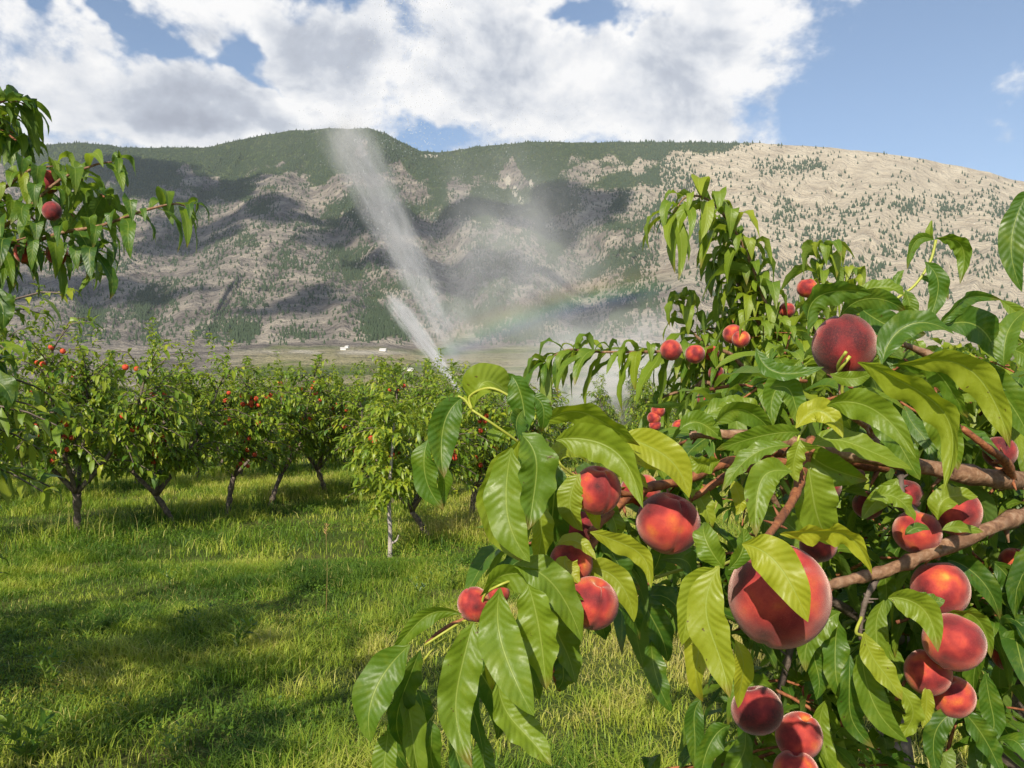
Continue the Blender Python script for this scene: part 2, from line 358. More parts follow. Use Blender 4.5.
def depth(u, q):
    vc = crest(u); v = 428 - q * (428 - vc)
    Y = np.interp(q, QY[:, 0], QY[:, 1])
    k = np.clip((q - .27) / .14, 0, 1) * np.clip((1.0 - q) / .10 + .15, 0, 1)
    for pts, wd, am in GUL: Y = Y + k * am * np.exp(-(polydist(u, v, pts) / wd) ** 2)
    n = 0; su = u + .55 * v
    for i, (wl, am) in enumerate(((150, 170), (70, 130), (34, 85), (16, 42), (8, 18))):
        r_ = 1 - np.abs(2 * vnoise(su / wl + 3.1 * i, v / (wl * 2.6), 20 + i) - 1); n = n + am * (.6 - r_)
    Y = Y + k * n + np.clip((q - .03) / .1, 0, 1) * (fbm(u / 60., v / 14., 77, 3) - .5) * .05 * Y * np.clip((.32 - q) / .05, 0, 1)
    return Y, v
def gauss(u, v, b): return np.exp(-((u - b[0]) / b[2]) ** 2 - ((v - b[1]) / b[3]) ** 2)
FOR = [(330, 155, 150, 42, .95), (150, 165, 130, 34, .9), (230, 195, 120, 30, .6), (380, 200, 50, 50, .6), (560, 158, 140, 16, 1.0), (560, 190, 70, 26, .85), (480, 210, 60, 50, .65), (640, 165, 60, 20, .6), (740, 148, 70, 5, .9), (600, 300, 45, 26, .8), (655, 215, 30, 30, .45), (610, 245, 40, 24, .7), (390, 325, 26, 20, .9),
       (785, 167, 26, 9, .75), (815, 168, 22, 8, .7), (890, 157, 24, 3, .9), (770, 205, 22, 20, .5), (890, 207, 36, 9, .6), (950, 205, 26, 15, .45), (1000, 225, 30, 30, .45), (730, 175, 22, 6, .4), (235, 328, 60, 14, .40), (300, 338, 50, 6, .4), (60, 240, 160, 50, .26), (230, 230, 160, 55, .26), (340, 230, 90, 60, .34), (430, 290, 60, 40, .42), (500, 310, 60, 30, .4),
       (60, 295, 70, 8, .3), (850, 155, 60, 4, .3), (870, 250, 200, 60, .17), (620, 180, 70, 12, .8), (700, 230, 22, 16, .4), (935, 245, 25, 14, .3)]
def relief(u, v):
    su = u + .55 * v; n = 0
    for i, (wl, am) in enumerate(((150, 1.0), (70, .8), (34, .5))):
        n = n + am * (.6 - (1 - np.abs(2 * vnoise(su / wl + 3.1 * i, v / (wl * 2.6), 20 + i) - 1)))
    for pts, wd, am in GUL: n = n + am / 200 * np.exp(-(polydist(u, v, pts) / (wd * .9)) ** 2)
    return n
def forest(u, v):
    f = 0.028 + .60 * np.clip(relief(u, v) - .05, 0, 1) * np.where(u < 640, 1, .22)  # denser forest in gullies, also painting in relief shade the frontal sun lacks
    for b in FOR: f = np.maximum(f, b[4] * gauss(u, v, b))
    d = np.exp(-((v - crest(u)) / 9) ** 2) * np.clip((800 - u) / 60, 0, 1) * .9
    f = np.maximum(f, d)
    nb_ = fbm(u / 24. + v / 50., v / 15., 55, 4); f = f * np.clip((nb_ - .36) * 4.2, .12, 1.6)
    f = np.where(u < 660, f * 1.25 + .02, f * .62)
    bd = (14 + 62 * np.clip(fbm(u / 34., u * 0 + 2, 17, 3) - .25, 0, 1)) * np.clip((760 - u) / 130, .16, 1)
    f = np.maximum(f, .9 * np.clip((crest(u) + bd - v) / 7, 0, 1) * (u < 775))
    return np.clip(f, 0, 1) * np.clip((347 - v) / 8, 0, 1)
SCR = [(508, 181, 3, 6), (515, 192, 3, 7), (521, 200, 3, 5), (531, 184, 2, 6), (459, 214, 3, 3), (468, 218, 3, 3), (550, 228, 6, 6), (430, 156, 10, 2)]
us = np.concatenate([np.linspace(-900, -60, 120, endpoint=False), np.linspace(-60, 1084, 700), np.linspace(1084, 1900, 121)[1:]])
qs = np.concatenate([np.linspace(0, .27, 60, endpoint=False), np.linspace(.27, 1, 330)])
U, Q = np.meshgrid(us, qs)
Yd, Vv = depth(U, Q)
Xx = (U - CX) / F * Yd; Zz = EYE + (HZ - Vv) / F * Yd; Zz[0] -= 1.5
f_ = forest(U, Vv); s_ = np.zeros_like(U)
for b in SCR: s_ = np.maximum(s_, gauss(U, Vv, b))
# behind the crest the mountain falls away
nb = 6; Yb = [Yd[-1] * (1 + .06 * (i + 1)) for i in range(nb)]; Zb = [Zz[-1] - 40 * (i + 1) ** 1.6 for i in range(nb)]
for i in range(nb):
    Xx = np.vstack([Xx, (us - CX) / F * Yb[i]]); Yd = np.vstack([Yd, Yb[i]]); Zz = np.vstack([Zz, Zb[i]]); f_ = np.vstack([f_, f_[len(qs) - 1]]); s_ = np.vstack([s_, s_[0] * 0])
nr, nc = Xx.shape; g = np.arange(nr * nc).reshape(nr, nc)
Fq = np.stack([g[:-1, :-1], g[:-1, 1:], g[1:, 1:], g[1:, :-1]], -1).reshape(-1, 4)
m, t = mat('mountain_slope'); o = t.n('ShaderNodeTexCoord').outputs['Object']
fo = t.attr('forest').outputs['Fac']; scr = t.attr('scree').outputs['Fac']; fl = t.attr('field').outputs['Fac']
o2 = t.n('ShaderNodeVectorMath', {0: o, 1: (1.0, 1.0, .8)}, operation='MULTIPLY').outputs[0]
n1 = t.noise(o2, .010, 8, .62); n2 = t.noise(o2, .045, 5, .6)
tan = t.ramp(n1, [(.32, (.40, .335, .245)), (.5, (.54, .465, .345)), (.68, (.64, .56, .42))])
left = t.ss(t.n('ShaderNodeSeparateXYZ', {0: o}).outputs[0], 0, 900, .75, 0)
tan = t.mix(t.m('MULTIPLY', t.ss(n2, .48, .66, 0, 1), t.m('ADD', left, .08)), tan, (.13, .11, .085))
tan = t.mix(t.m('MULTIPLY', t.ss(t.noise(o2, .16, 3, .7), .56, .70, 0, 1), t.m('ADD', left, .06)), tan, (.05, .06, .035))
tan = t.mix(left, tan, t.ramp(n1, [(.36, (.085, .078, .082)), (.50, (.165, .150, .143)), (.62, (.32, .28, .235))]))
gr = t.ramp(n2, [(.35, (.022, .042, .014)), (.6, (.085, .125, .034))])
fm = t.ss(t.m('ADD', fo, t.m('MULTIPLY', t.m('SUBTRACT', n2, .5), .9)), .40, .62)
col = t.mix(t.m('MULTIPLY', fm, .88), tan, gr)
col = t.mix(t.ss(scr, .3, .6), col, (.48, .44, .36))
fc = t.ramp(t.noise(o2, .006, 4, .5), [(.35, (.10, .14, .045)), (.5, (.19, .21, .08)), (.60, (.36, .32, .19)), (.75, (.14, .15, .06))])
strip = t.m('SINE', t.m('MULTIPLY', t.n('ShaderNodeSeparateXYZ', {0: o}).outputs[1], .012))
fc = t.mix(t.ss(strip, .4, .8, 0, .6), fc, (.36, .31, .20))
col = t.mix(fl, col, fc)
bp = t.n('ShaderNodeBump', {'Strength': .9, 'Distance': 45.0, 'Height': t.m('ADD', n2, t.m('MULTIPLY', n1, 1.6))}).outputs[0]
p = t.n('ShaderNodeBsdfPrincipled', {'Base Color': col, 'Roughness': 1.0, 'Specular IOR Level': .05, 'Normal': bp})
t.n('ShaderNodeOutputMaterial', {0: p.outputs[0]})
bench = np.clip(1 - np.abs(Vv - 352 - (U - 330) * .01) / 4.5, 0, 1) * np.clip((U - 235) / 40, 0, 1) * np.clip((440 - U) / 60, 0, 1) * np.clip(fbm(U / 30., Vv / 6., 13, 3) * 3 - .6, 0, 1)
fld = np.zeros((nr, nc)); fld[:len(qs)] = np.clip((Vv - 346 - (fbm(U / 40., U * 0, 9, 3) - .5) * 10) / 4, 0, 1) * np.clip((U - 225 + (Vv - 350)) / 50, 0, 1)
fld[:len(qs)] *= 1 - bench; s_[:len(qs)] = np.maximum(s_[:len(qs)], bench)
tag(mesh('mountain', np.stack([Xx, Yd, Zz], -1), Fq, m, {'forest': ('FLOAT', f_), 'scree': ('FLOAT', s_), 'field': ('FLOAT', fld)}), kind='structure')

# conifers on the slopes
M_CONIFER = plain('conifer_needles', (.036, .060, .024), .9, sc=.02)
rg = np.random.RandomState(11)
def cone_unit(sides=6, tiers=2):
    V = []; Ft = []
    for k in range(tiers):
        b = len(V); z0 = .08 + k * .34; z1 = min(1.0, z0 + .62 if k < tiers - 1 else 1.0); r0 = .24 * (1 - k * .42)
        a = np.arange(sides) / sides * 6.283 + k * .5
        V += [[r0 * math.cos(x), r0 * math.sin(x), z0] for x in a] + [[0, 0, z1]]
        Ft += [[b + i, b + (i + 1) % sides, b + sides] for i in range(sides)]
    return np.array(V), np.array(Ft)
def scatter(n, ulo, uhi):
    u = rg.uniform(ulo, uhi, n * 6); q = rg.uniform(.27, .999, n * 6); Y, v = depth(u, q); pr_ = forest(u, v)
    k = np.nonzero(rg.rand(len(u)) < pr_ * .9)[0][:n]
    return u[k], q[k], Y[k], v[k]
u, q, Y, v = scatter(52000, -120, 1150)
sz_ = rg.uniform(6, 15, len(u)) * (1.0 - .18 * (v > 270)) * (1 + .35 * (u > 640))
cv, cf = cone_unit(5, 1)
base = np.stack([(u - CX) / F * Y, Y, EYE + (HZ - v) / F * Y - 1.0], -1)
near = np.argsort(Y)[:250]; keep = np.ones(len(u), bool); keep[near] = False
bb, ss_ = base[keep], sz_[keep]; an = rg.rand(len(bb)) * 6.28
ca, sa = np.cos(an)[:, None], np.sin(an)[:, None]; wd = rg.uniform(.9, 1.5, (len(bb), 1))
Vc = np.stack([(cv[:, 0] * ca - cv[:, 1] * sa) * wd, (cv[:, 0] * sa + cv[:, 1] * ca) * wd, np.broadcast_to(cv[:, 2], (len(bb), len(cv)))], -1) * ss_[:, None, None] + bb[:, None]
Fc = (cf[None] + (np.arange(len(bb)) * len(cv))[:, None, None]).reshape(-1, 3)
tag(mesh('conifer_forest', Vc, Fc, M_CONIFER, smooth=False), 'dark conifers scattered and massed all over the mountain slopes', 'forest', kind='stuff')
a_ = Acc(); cv3, cf3 = cone_unit(8, 3); a_.add(cv3 + (np.random.RandomState(3).rand(*cv3.shape) - .5) * .05, cf3); tv, tf = tube([[0, 0, -.05], [0, 0, .15]], [.03, .03], 5); a_.add(tv, tf)
cme = a_.build('conifer', M_CONIFER, smooth=False, me_only=True)
for i in near:
    o = bpy.data.objects.new('conifer', cme); link(o); o.location = base[i]; s = sz_[i] * .9; o.scale = (s * 1.2, s * 1.2, s); o.rotation_euler = (0, 0, rg.rand() * 6)
    tag(o, 'tiny dark conifer standing at the foot of the mountain above the fields', 'conifer', 'lone conifers at the mountain foot')

# shade-giving clouds high over the valley (real volumes, far above the frame)
m, t = mat('cloud_vapour'); t.n('ShaderNodeOutputMaterial', {1: t.n('ShaderNodeVolumePrincipled', {'Color': (1, 1, 1, 1), 'Density': .026, 'Anisotropy': .3}).outputs[0]}); M_CLOUD = m
def cloud(u, v, ru, rv, seed):
    q = (428 - v) / (428 - crest(np.array([u])))[0]; Y = float(np.interp(q, QY[:, 0], QY[:, 1]))
    T = P(u, v, Y); s = (2700 - T[2]) / SUNV[2]; c0 = T + SUNV * s
    px = Y / F; r = np.random.RandomState(seed)
    import bmesh
    bm = bmesh.new(); bmesh.ops.create_icosphere(bm, subdivisions=4, radius=1)
    for vv in bm.verts:
        n = vv.co.normalized(); k = .72 + .5 * math.sin(3 * n.x + seed) * math.sin(2.3 * n.y + 2 * seed) + .3 * math.sin(6 * n.x + 5 * n.y + seed) * math.cos(5 * n.z + seed) + .12 * math.sin(13 * n.x + 2 * seed) * math.sin(11 * n.y)
        vv.co = n * max(k, .25)
    me = bpy.data.meshes.new('cloud'); bm.to_mesh(me); bm.free(); me.materials.append(M_CLOUD)
    o = bpy.data.objects.new('cloud', me); link(o); o.location = c0
    o.scale = (ru * px, rv * px * 3.0, 120); o.rotation_euler = (0, 0, R(-SUN_AZ))
    tag(o, kind='structure')
for i, b in enumerate([(150, 180, 140, 36), (60, 285, 140, 28), (300, 300, 70, 20), (420, 225, 80, 60), (560, 205, 90, 50), (190, 235, 50, 22), (575, 300, 60, 36), (470, 270, 100, 34), (250, 215, 90, 24)]): cloud(*b, i + 3)

# farm buildings on the valley floor
M_WHITE = plain('farm_white_wall', (.75, .73, .68), .7, sc=.5); M_ROOF = plain('farm_metal_roof', (.50, .48, .46), .5, sc=.5)
def farm(u, v, wdt, dep, h, rz, label):
    vc = float(crest(np.array([u]))[0]); q = np.array([(428 - v) / (428 - vc)]); Y, v2 = depth(np.array([float(u)]), q); loc = P(u, v, float(Y[0])); loc[2] -= .6
    t_ = thing('farm_building', loc, label, 'farm building', 'farm buildings in the valley', rz)
    a, b = wdt / 2, dep / 2
    Vw = np.array([(-a, -b, 0), (a, -b, 0), (a, b, 0), (-a, b, 0), (-a, -b, h), (a, -b, h), (a, b, h), (-a, b, h), (-a, 0, h + b * .7), (a, 0, h + b * .7)], float)
    mesh('wall', Vw, [np.array([(0, 1, 5, 4), (2, 3, 7, 6)]), np.array([(1, 2, 6, 9, 5), (3, 0, 4, 8, 7)])], M_WHITE, smooth=False, parent=t_)
    o_ = 1.08; Vr = np.array([(-a * o_, -b * 1.15, h - .3), (a * o_, -b * 1.15, h - .3), (a * o_, 0, h + b * .7 + .25), (-a * o_, 0, h + b * .7 + .25), (-a * o_, b * 1.15, h - .3), (a * o_, b * 1.15, h - .3)])
    Vr = np.vstack([Vr, Vr + [0, 0, .35]])
    mesh('roof', Vr, np.array([(0, 3, 2, 1), (3, 4, 5, 2), (6, 7, 8, 9), (9, 8, 11, 10), (0, 1, 7, 6), (4, 10, 11, 5)]), M_ROOF, smooth=False, parent=t_)
farm(343, 350, 8, 5, 2.4, .3, 'small white farm building on the pale strip left of the lower water jet')
farm(383, 351, 10, 5, 2.4, -.2, 'long low white farm building below the dark conifer patch')
farm(410, 371, 7, 4, 2.2, .15, 'small white shed alone in the green valley field')
farm(347, 348, 6, 4, 2.4, -.4, 'pale farm building standing just behind a smaller one on the strip')

# ------------------------------------------------------------------ grass
m, t = mat('meadow_grass'); tn = t.attr('tone').outputs['Fac']
c = t.ramp(tn, [(0.0, (.035, .095, .012)), (.3, (.14, .24, .022)), (.6, (.31, .385, .040)), (.82, (.46, .46, .09)), (1.0, (.55, .46, .20))])
p = t.n('ShaderNodeBsdfPrincipled', {'Base Color': c, 'Roughness': .5, 'Specular IOR Level': .25})
tr = t.n('ShaderNodeBsdfTranslucent', {'Color': t.mix(1.0, c, (1.4, 1.35, .7), 'MULTIPLY')})
t.n('ShaderNodeOutputMaterial', {0: t.n('ShaderNodeMixShader', {0: .35, 1: p.outputs[0], 2: tr.outputs[0]}).outputs[0]}); M_GRASS = m
ROWDIR = nrm(np.array([.34, 1.0]))
def rowdist(x, y):                            # distance to the nearest tree row
    d = np.full(np.shape(x), 99.)
    for x0 in (-11.2, -6.1, -0.9, 4.2, -16.3): d = np.minimum(d, np.abs((x - x0) - .34 * (y - 11.0)) * .947 + (9 * np.clip(10 - y, 0, 1) if x0 == -.9 else 0))
    return d
def grass(name, n, y0, y1, h0, h1, wd, label, stalk=False, only_rows=False, seed=1):
    rg = np.random.RandomState(seed)
    y = np.sqrt(rg.uniform(y0 ** 2, y1 ** 2, n)); x = rg.uniform(-1, 1, n) * (.70 * y + 1.6)
    # gather into tufts
    cl = fbm(x * 1.7, y * 1.7, 31, 3); k = rg.rand(n) < np.clip((cl - .30) * 3.2, .30, 1)
    rd = rowdist(x, y)
    if only_rows: k &= rg.rand(n) < np.exp(-(rd / .75) ** 2)
    x, y, cl, rd = x[k], y[k], cl[k], rd[k]; n = len(x)
    tall = 1 + .9 * np.exp(-(rd / .8) ** 2) * (y > 7.5) + .5 * (fbm(x * .8, y * .8, 41, 3) > .6)
    tall = tall * (1 + .25 * ((x > .3 * y - 3.2) & (y > 6)))
    h = rg.uniform(h0, h1, n) * tall * (.55 + .9 * cl)
    a = rg.uniform(0, 6.283, n); lean = rg.uniform(.2, 1.6, n) * h * (.35 if stalk else 1)
    dxy = np.stack([np.cos(a), np.sin(a)], -1); perp = np.stack([-np.sin(a + rg.uniform(-.6, .6, n)), np.cos(a)], -1)
    b = np.stack([x, y, gz(x, y) - .01], -1); wv = np.concatenate([perp * (wd * rg.uniform(.6, 1.3, n))[:, None], np.zeros((n, 1))], -1)
    mid = b.copy(); mid[:, :2] += dxy * (lean * .3)[:, None]; mid[:, 2] += h * .6
    tip = b.copy(); tip[:, :2] += dxy * lean[:, None]; tip[:, 2] += h * rg.uniform(.7, 1.0, n)
    V = np.stack([b - wv * .5, b + wv * .5, mid + wv * .42, mid - wv * .42, tip], 1)
    i = np.arange(n) * 5
    Fq = np.stack([i, i + 1, i + 2, i + 3], -1); Ft = np.stack([i + 3, i + 2, i + 4], -1)
    big = fbm(x * .33 + 5, y * .5, 61, 4); med = fbm(x * 2.2, y * 2.2, 62, 3)
    if stalk: tone = np.clip(.86 + rg.uniform(-.12, .14, n), 0, 1)
    else:
        tone = .57 + (big - .5) * 1.2 + (med - .5) * 1.1 + rg.uniform(-.16, .16, n) + .15 * np.clip((x + .12 * y) / 2, -1, 1)
        tone = np.where(rg.rand(n) < .05, .9, tone); tone = np.clip(tone, .08, .95)
    tn = np.repeat(tone[:, None], 5, 1); tn[:, 0:2] -= .12
    o = mesh(name, V, [Fq, Ft], M_GRASS, {'tone': ('FLOAT', np.clip(tn, 0, 1))}, smooth=False)
    return tag(o, label, 'grass', kind='stuff')
grass('meadow_grass', 380000, 2.6, 9.5, .028, .105, .0056, 'short sunlit green grass of the lane between the peach rows', seed=1)
grass('orchard_grass', 300000, 9.5, 26, .06, .16, .010, 'taller green grass growing under the orchard trees', seed=2)
grass('far_grass', 90000, 26, 75, .12, .30, .035, 'grass between the far orchard rows', seed=3)
grass('dry_grass', 9000, 8, 20, .18, .36, .005, 'dry straw coloured stalks standing tall along the tree rows', stalk=True, only_rows=True, seed=4)

rg = np.random.RandomState(9); n = 130000
y = np.sqrt(rg.uniform(2.8 ** 2, 13 ** 2, n)); x = rg.uniform(-1, 1, n) * (.7 * y + 1.4); pt = fbm(x * .9 + 9, y * .9, 91, 4); k = pt > .545; x, y, pt = x[k], y[k], pt[k]; n = len(x)
sz_c = rg.uniform(.007, .016, n); hh = rg.uniform(.015, .085, n) * np.clip((pt - .53) * 12, .3, 1); c = np.stack([x, y, gz(x, y) + hh], -1)
nn = nrm(np.stack([rg.randn(n) * .45, rg.randn(n) * .45 - .25, np.ones(n)], -1)); ux = nrm(np.cross(nn, rg.randn(n, 3))); uy = np.cross(nn, ux); V = np.stack([c - ux * sz_c[:, None], c + uy * sz_c[:, None] * .7, c + ux * sz_c[:, None], c - uy * sz_c[:, None] * .7], 1)
i = np.arange(n) * 4; tn = np.repeat(rg.uniform(.02, .34, n)[:, None], 4, 1)
tag(mesh('clover', V, np.stack([i, i + 1, i + 2, i + 3], -1), M_GRASS, {'tone': ('FLOAT', tn)}, smooth=False), 'patches of dark green clover between the grass of the lane', 'clover', kind='stuff')
# ------------------------------------------------------------------ orchard trees
def orchard_variant(seed, leafn=1.0):
    rg = np.random.RandomState(seed); tr = Acc(); cr = Acc(); tips = []
    hf = rg.uniform(.38, .78); lean = rg.uniform(-.22, .22, 2)
    fork = np.array([lean[0], lean[1], hf])
    tr.add(*tube([[0, 0, -.12], [0, 0, .02], fork * [.4, .4, .5], fork], [.060, .047, .037, .040], 9, .3, seed))
    nl = rg.randint(3, 6)
    for i in range(nl):
        a = i / nl * 6.283 + rg.uniform(-.4, .4); out = rg.uniform(.68, 1.12); top = rg.uniform(1.95, 2.7)
        d = np.array([math.cos(a), math.sin(a), 0])
        e1 = fork + d * out * .45 + [0, 0, (top - hf) * .30]; e2 = fork + d * out * .85 + [0, 0, (top - hf) * .68]; e3 = fork + d * out * (1.0 + rg.uniform(-.1, .1)) + [0, 0, top - hf]
        limb = [fork, e1, e2, e3]; tr.add(*tube(limb, [.032, .023, .014, .006], 7, .3, seed + i))
        for j in range(int(160 / nl * leafn)):
            tt = rg.uniform(.16, 1.0) ** .8; p0, ax = along(limb, np.array([tt])); p0, ax = p0[0], ax[0]
            b = rg.uniform(0, 6.283); out_d = np.array([math.cos(b), math.sin(b), 0]) + d * .35
            sl = rg.uniform(.25, .62); upk = rg.uniform(-.55, .75) + (tt > .85) * .6
            p1 = p0 + out_d * sl * .5 + [0, 0, sl * (.2 + upk * .5)]; p2 = p0 + out_d * sl * .95 + [0, 0, sl * upk * .8 - .04]
            tr.add(*tube([p0, p1, p2], [.010, .007, .004], 4, 0, j, False, 2))
            shoot(cr, [p0, p1, p2], rg.randint(15, 22), .165, rg, droop=.80, wr=.29, tone=.61 + rg.uniform(-.12, .14), tsp=.25, nseg=3, ncr=1, fold=.3, ripple=.05)
            tips.append(p0 * .45 + p1 * .55)
        if True:                                # upright shoots at the top
            for j in range(2):
                p0 = e3; p2 = e3 + [rg.uniform(-.2, .2), rg.uniform(-.2, .2), rg.uniform(.35, .85)]
                shoot(cr, [p0, (p0 + p2) / 2 + .03, p2], 34, .14, rg, droop=.75, wr=.28, tone=.62, nseg=3, ncr=1)
    return tr.build('trunk', M_BARK, me_only=True), cr.build('crown', M_LEAF_FAR, me_only=True), np.array(tips)
VAR = [orchard_variant(s) for s in (101, 202, 303, 404)]
def peach_mesh(name, mat_, seg=56, rings=32, crease=.10, squash=.95):
    V = []
    for i in range(rings + 1):
        ph = math.pi * i / rings
        for j in range(seg):
            a = 2 * math.pi * j / seg; da = min(a, 2 * math.pi - a)
            r = 1 - crease * math.exp(-(da / .12) ** 2) * (math.sin(ph) ** .5 * .75 + .5 * (ph < .7)) - .30 * math.exp(-(ph / .24) ** 2) + .035 * math.exp(-((math.pi - ph) / .14) ** 2) + .015 * math.sin(2 * a + 1)
            V.append((r * math.sin(ph) * math.cos(a), r * math.sin(ph) * math.sin(a), squash * r * math.cos(ph)))
    g = np.arange((rings + 1) * seg).reshape(rings + 1, seg); gn = np.roll(g, -1, 1)
    return mesh(name, V, np.stack([g[:-1], g[1:], gn[1:], gn[:-1]], -1).reshape(-1, 4), mat_, me_only=True)
ME_PEACH = peach_mesh('peach', M_PEACH); ME_PEACH2 = peach_mesh('peach', M_PEACH, crease=.08, squash=1.03); ME_PEACH_S = peach_mesh('peach', M_PEACH_FAR, 12, 8, .05)
def tree(var, x, y, rz, sc, label, group, nfruit=0, fgroup=None, flabel=None, zsc=1.0):
    tm, cm_, tips = VAR[var]
    t_ = thing('peach_tree', (x, y, float(gz(x, y))), label, 'peach tree', group, rz, sc); t_.scale = (sc, sc, sc * zsc)
    link(bpy.data.objects.new('trunk', tm), t_); link(bpy.data.objects.new('crown', cm_), t_)
    rg = np.random.RandomState(int(abs(x * 77 + y * 131)) % 9999)
    c, s = math.cos(rz), math.sin(rz); n = 0
    W = np.stack([x + (tips[:, 0] * c - tips[:, 1] * s) * sc, y + (tips[:, 0] * s + tips[:, 1] * c) * sc, tips[:, 2] * sc * zsc], -1)
    # fruit on the side of the crown that faces the lane
    order = np.argsort(W[:, 1] + rg.rand(len(W)) * 2.6)
    for k in order[:nfruit]:
        for _ in range(1 if rg.rand() < .55 else 2):
            o = bpy.data.objects.new('peach', ME_PEACH_S); link(o); o.location = W[k] + [rg.uniform(-.09, .09), -rg.uniform(.02, .17), rg.uniform(-.14, .03)]
            o.scale = (rg.uniform(.034, .043),) * 3; o.color = (.56,) * 4; o.rotation_euler = tuple(rg.rand(3) * 1.0)
            tag(o, flabel, 'peach', fgroup); n += 1
    return t_
GA = 'peach trees of the near orchard row on the left'; GB = 'peach trees of the rows farther back'; GC = 'peach trees of the row behind the big leaves'
near_row = [(-6.05, 11.2, .3, 1.08, 'fruiting peach tree with a forked trunk, leftmost full trunk of the near row'),
            (-5.2, 12.3, 1.9, 1.05, 'peach tree with a slanting pale trunk, second along the near left row'),
            (-4.84, 13.7, 3.1, 1.05, 'peach tree third along the near left row, dark trunk between two others'),
            (-4.55, 15.2, 4.4, 1.05, 'peach tree fourth along the near left row with a dark forked trunk'),
            (-3.9, 16.8, 5.6, 1.08, 'peach tree fifth along the near left row, farther from the lane'),
            (-3.2, 18.6, .9, 1.1, 'peach tree at the far end of the near left row, its trunk thin and dark')]
for i, (x, y, rz, sc, lb) in enumerate(near_row):
    wd_ = ('leftmost', 'second', 'third', 'fourth', 'fifth', 'last')[i]
    tree(i % 4, x, y, rz, sc, lb, GA, 19 if i < 4 else 11, 'peaches on the %s tree of the near left row' % wd_, 'small orange red peach in the crown of the %s tree of the near left row' % wd_, (.97, .95, .90, .87, .86, .86)[i])
tree(2, -7.55, 9.9, 2.2, 1.0, 'peach tree at the left edge of the photo, its trunk out of frame', GA, 6, 'peaches on the tree cut by the left edge', 'small red peach in the tree at the left edge above the grass')
mid_row = [(-1.15, 11.0, 1.2, .97, 'low peach tree with a short dark trunk right of the pale thin trunk'),
           (-.65, 12.7, 2.7, 1.0, 'peach tree behind the low one beside the big leaf at the left'),
           (-.15, 14.4, 4.1, .96, 'peach tree whose tall top shoot stands beside the foot of the water jet'),
           (.4, 16.2, 5.0, .90, 'peach tree partly veiled by the mist right of the jet'),
           (1.0, 18.2, .5, .86, 'faint peach tree deep in the spray mist')]
for i, (x, y, rz, sc, lb) in enumerate(mid_row):
    wd_ = ('low tree right of the pale trunk', 'tree behind the low one', 'tree at the foot of the water jet', 'tree veiled by the mist', 'tree deep in the mist')[i]
    tree((i + 1) % 4, x, y, rz, sc, lb, GC, (14, 12, 10, 3, 0)[i], 'peaches on the ' + wd_, 'small orange red peach on the ' + wd_, (.86, .84, .84, .8, .8)[i])
rg = np.random.RandomState(5)
for (x0, ys) in ((-11.2, np.arange(13.4, 30, 1.7)), (-6.1, np.arange(20.3, 34, 1.9)), (-.9, np.arange(22.5, 40, 2.4)), (-16.3, np.arange(19, 36, 1.9))):
    for y in ys:
        x = x0 + .34 * (y - 11.0) + rg.uniform(-.15, .15)
        if abs(x / y) > .80: continue
        tree(rg.randint(4), x, y, rg.rand() * 6, rg.uniform(.88, 1.04), 'leafy green peach tree in the farther rows, mostly hidden by nearer crowns', GB)
tree(3, -2.3, 15.6, .4, 1.0, 'peach tree standing alone in the lane between the rows, behind the pale young trunk', GB, 13, 'peaches on the tree behind the pale trunk', 'small orange red peach on the tree behind the pale young trunk', .90)
for i, (x, y, zs, lb) in enumerate([(2.55, 5.3, .74, 'lower peach tree right behind the foreground branches, seen in gaps between leaves'), (3.2, 7.2, .78, 'peach tree two places behind the foreground tree in its row'), (3.9, 9.2, .8, 'peach tree three places behind the foreground tree in its row')]):
    tree(i, x, y, i * 2.1, .9, lb, 'peach trees behind the foreground tree', zsc=zs)
# young pale tree in front
t_ = thing('young_peach_tree', (-1.46, 9.6, float(gz(-1.46, 9.6))), 'young peach tree with a thin pale straight trunk and a side stub', 'young tree')
a = Acc(); a.add(*tube([[0, 0, -.1], [0.005, 0, .3], [-.01, 0, .62], [.02, 0, 1.15], [.05, 0, 1.6]], [.028, .025, .023, .018, .008], 9, .15, 2)); a.add(*tube([[0, 0, .16], [.08, -.02, .20], [.11, -.02, .27]], [.016, .012, .007], 6, .2, 1))
a.build('trunk', M_BARK_PALE, t_)
a = Acc(); rg = np.random.RandomState(8)
for j in range(60):
    z = rg.uniform(.66, 1.75); b = rg.uniform(0, 6.28); sl = rg.uniform(.2, .6); p0 = np.array([0, 0, z]); p2 = p0 + [math.cos(b) * sl, math.sin(b) * sl, rg.uniform(-.18, .3)]
    shoot(a, [p0, (p0 + p2) / 2 + [0, 0, .05], p2], 17, .15, rg, droop=.8, wr=.28, tone=.68, nseg=3, ncr=1)
a.build('crown', M_LEAF_FAR, t_)

# distant tree line beyond the orchard
rgd = np.random.RandomState(21)
M_DLEAF = plain('distant_tree_leaf', (.035, .062, .018), .8, sc=1.0)
def round_tree(seed, conifer=False):
    r = np.random.RandomState(seed); n = 900
    if conifer: z = r.uniform(.5, 7, n); a = r.uniform(0, 6.28, n); rad = (7.2 - z) * .26 * r.uniform(.3, 1, n) ** .5
    else:
        z = r.uniform(1.0, 6, n); a = r.uniform(0, 6.28, n); k = np.sqrt(np.clip(1 - ((z - 3.3) / 2.8) ** 2, 0.02, 1)); rad = 2.4 * k * (.6 + .5 * vnoise(a * 1.6, z * .9, seed)) * r.uniform(.3, 1, n) ** .5
    c = np.stack([rad * np.cos(a), rad * np.sin(a), z], -1); d1 = nrm(r.randn(n, 3)) * .22; d2 = nrm(r.randn(n, 3)) * .18
    V = np.stack([c - d1, c + d2, c + d1, c - d2], 1); i = np.arange(n) * 4
    return mesh('crown', V, np.stack([i, i + 1, i + 2, i + 3], -1), M_DLEAF, smooth=False, me_only=True)
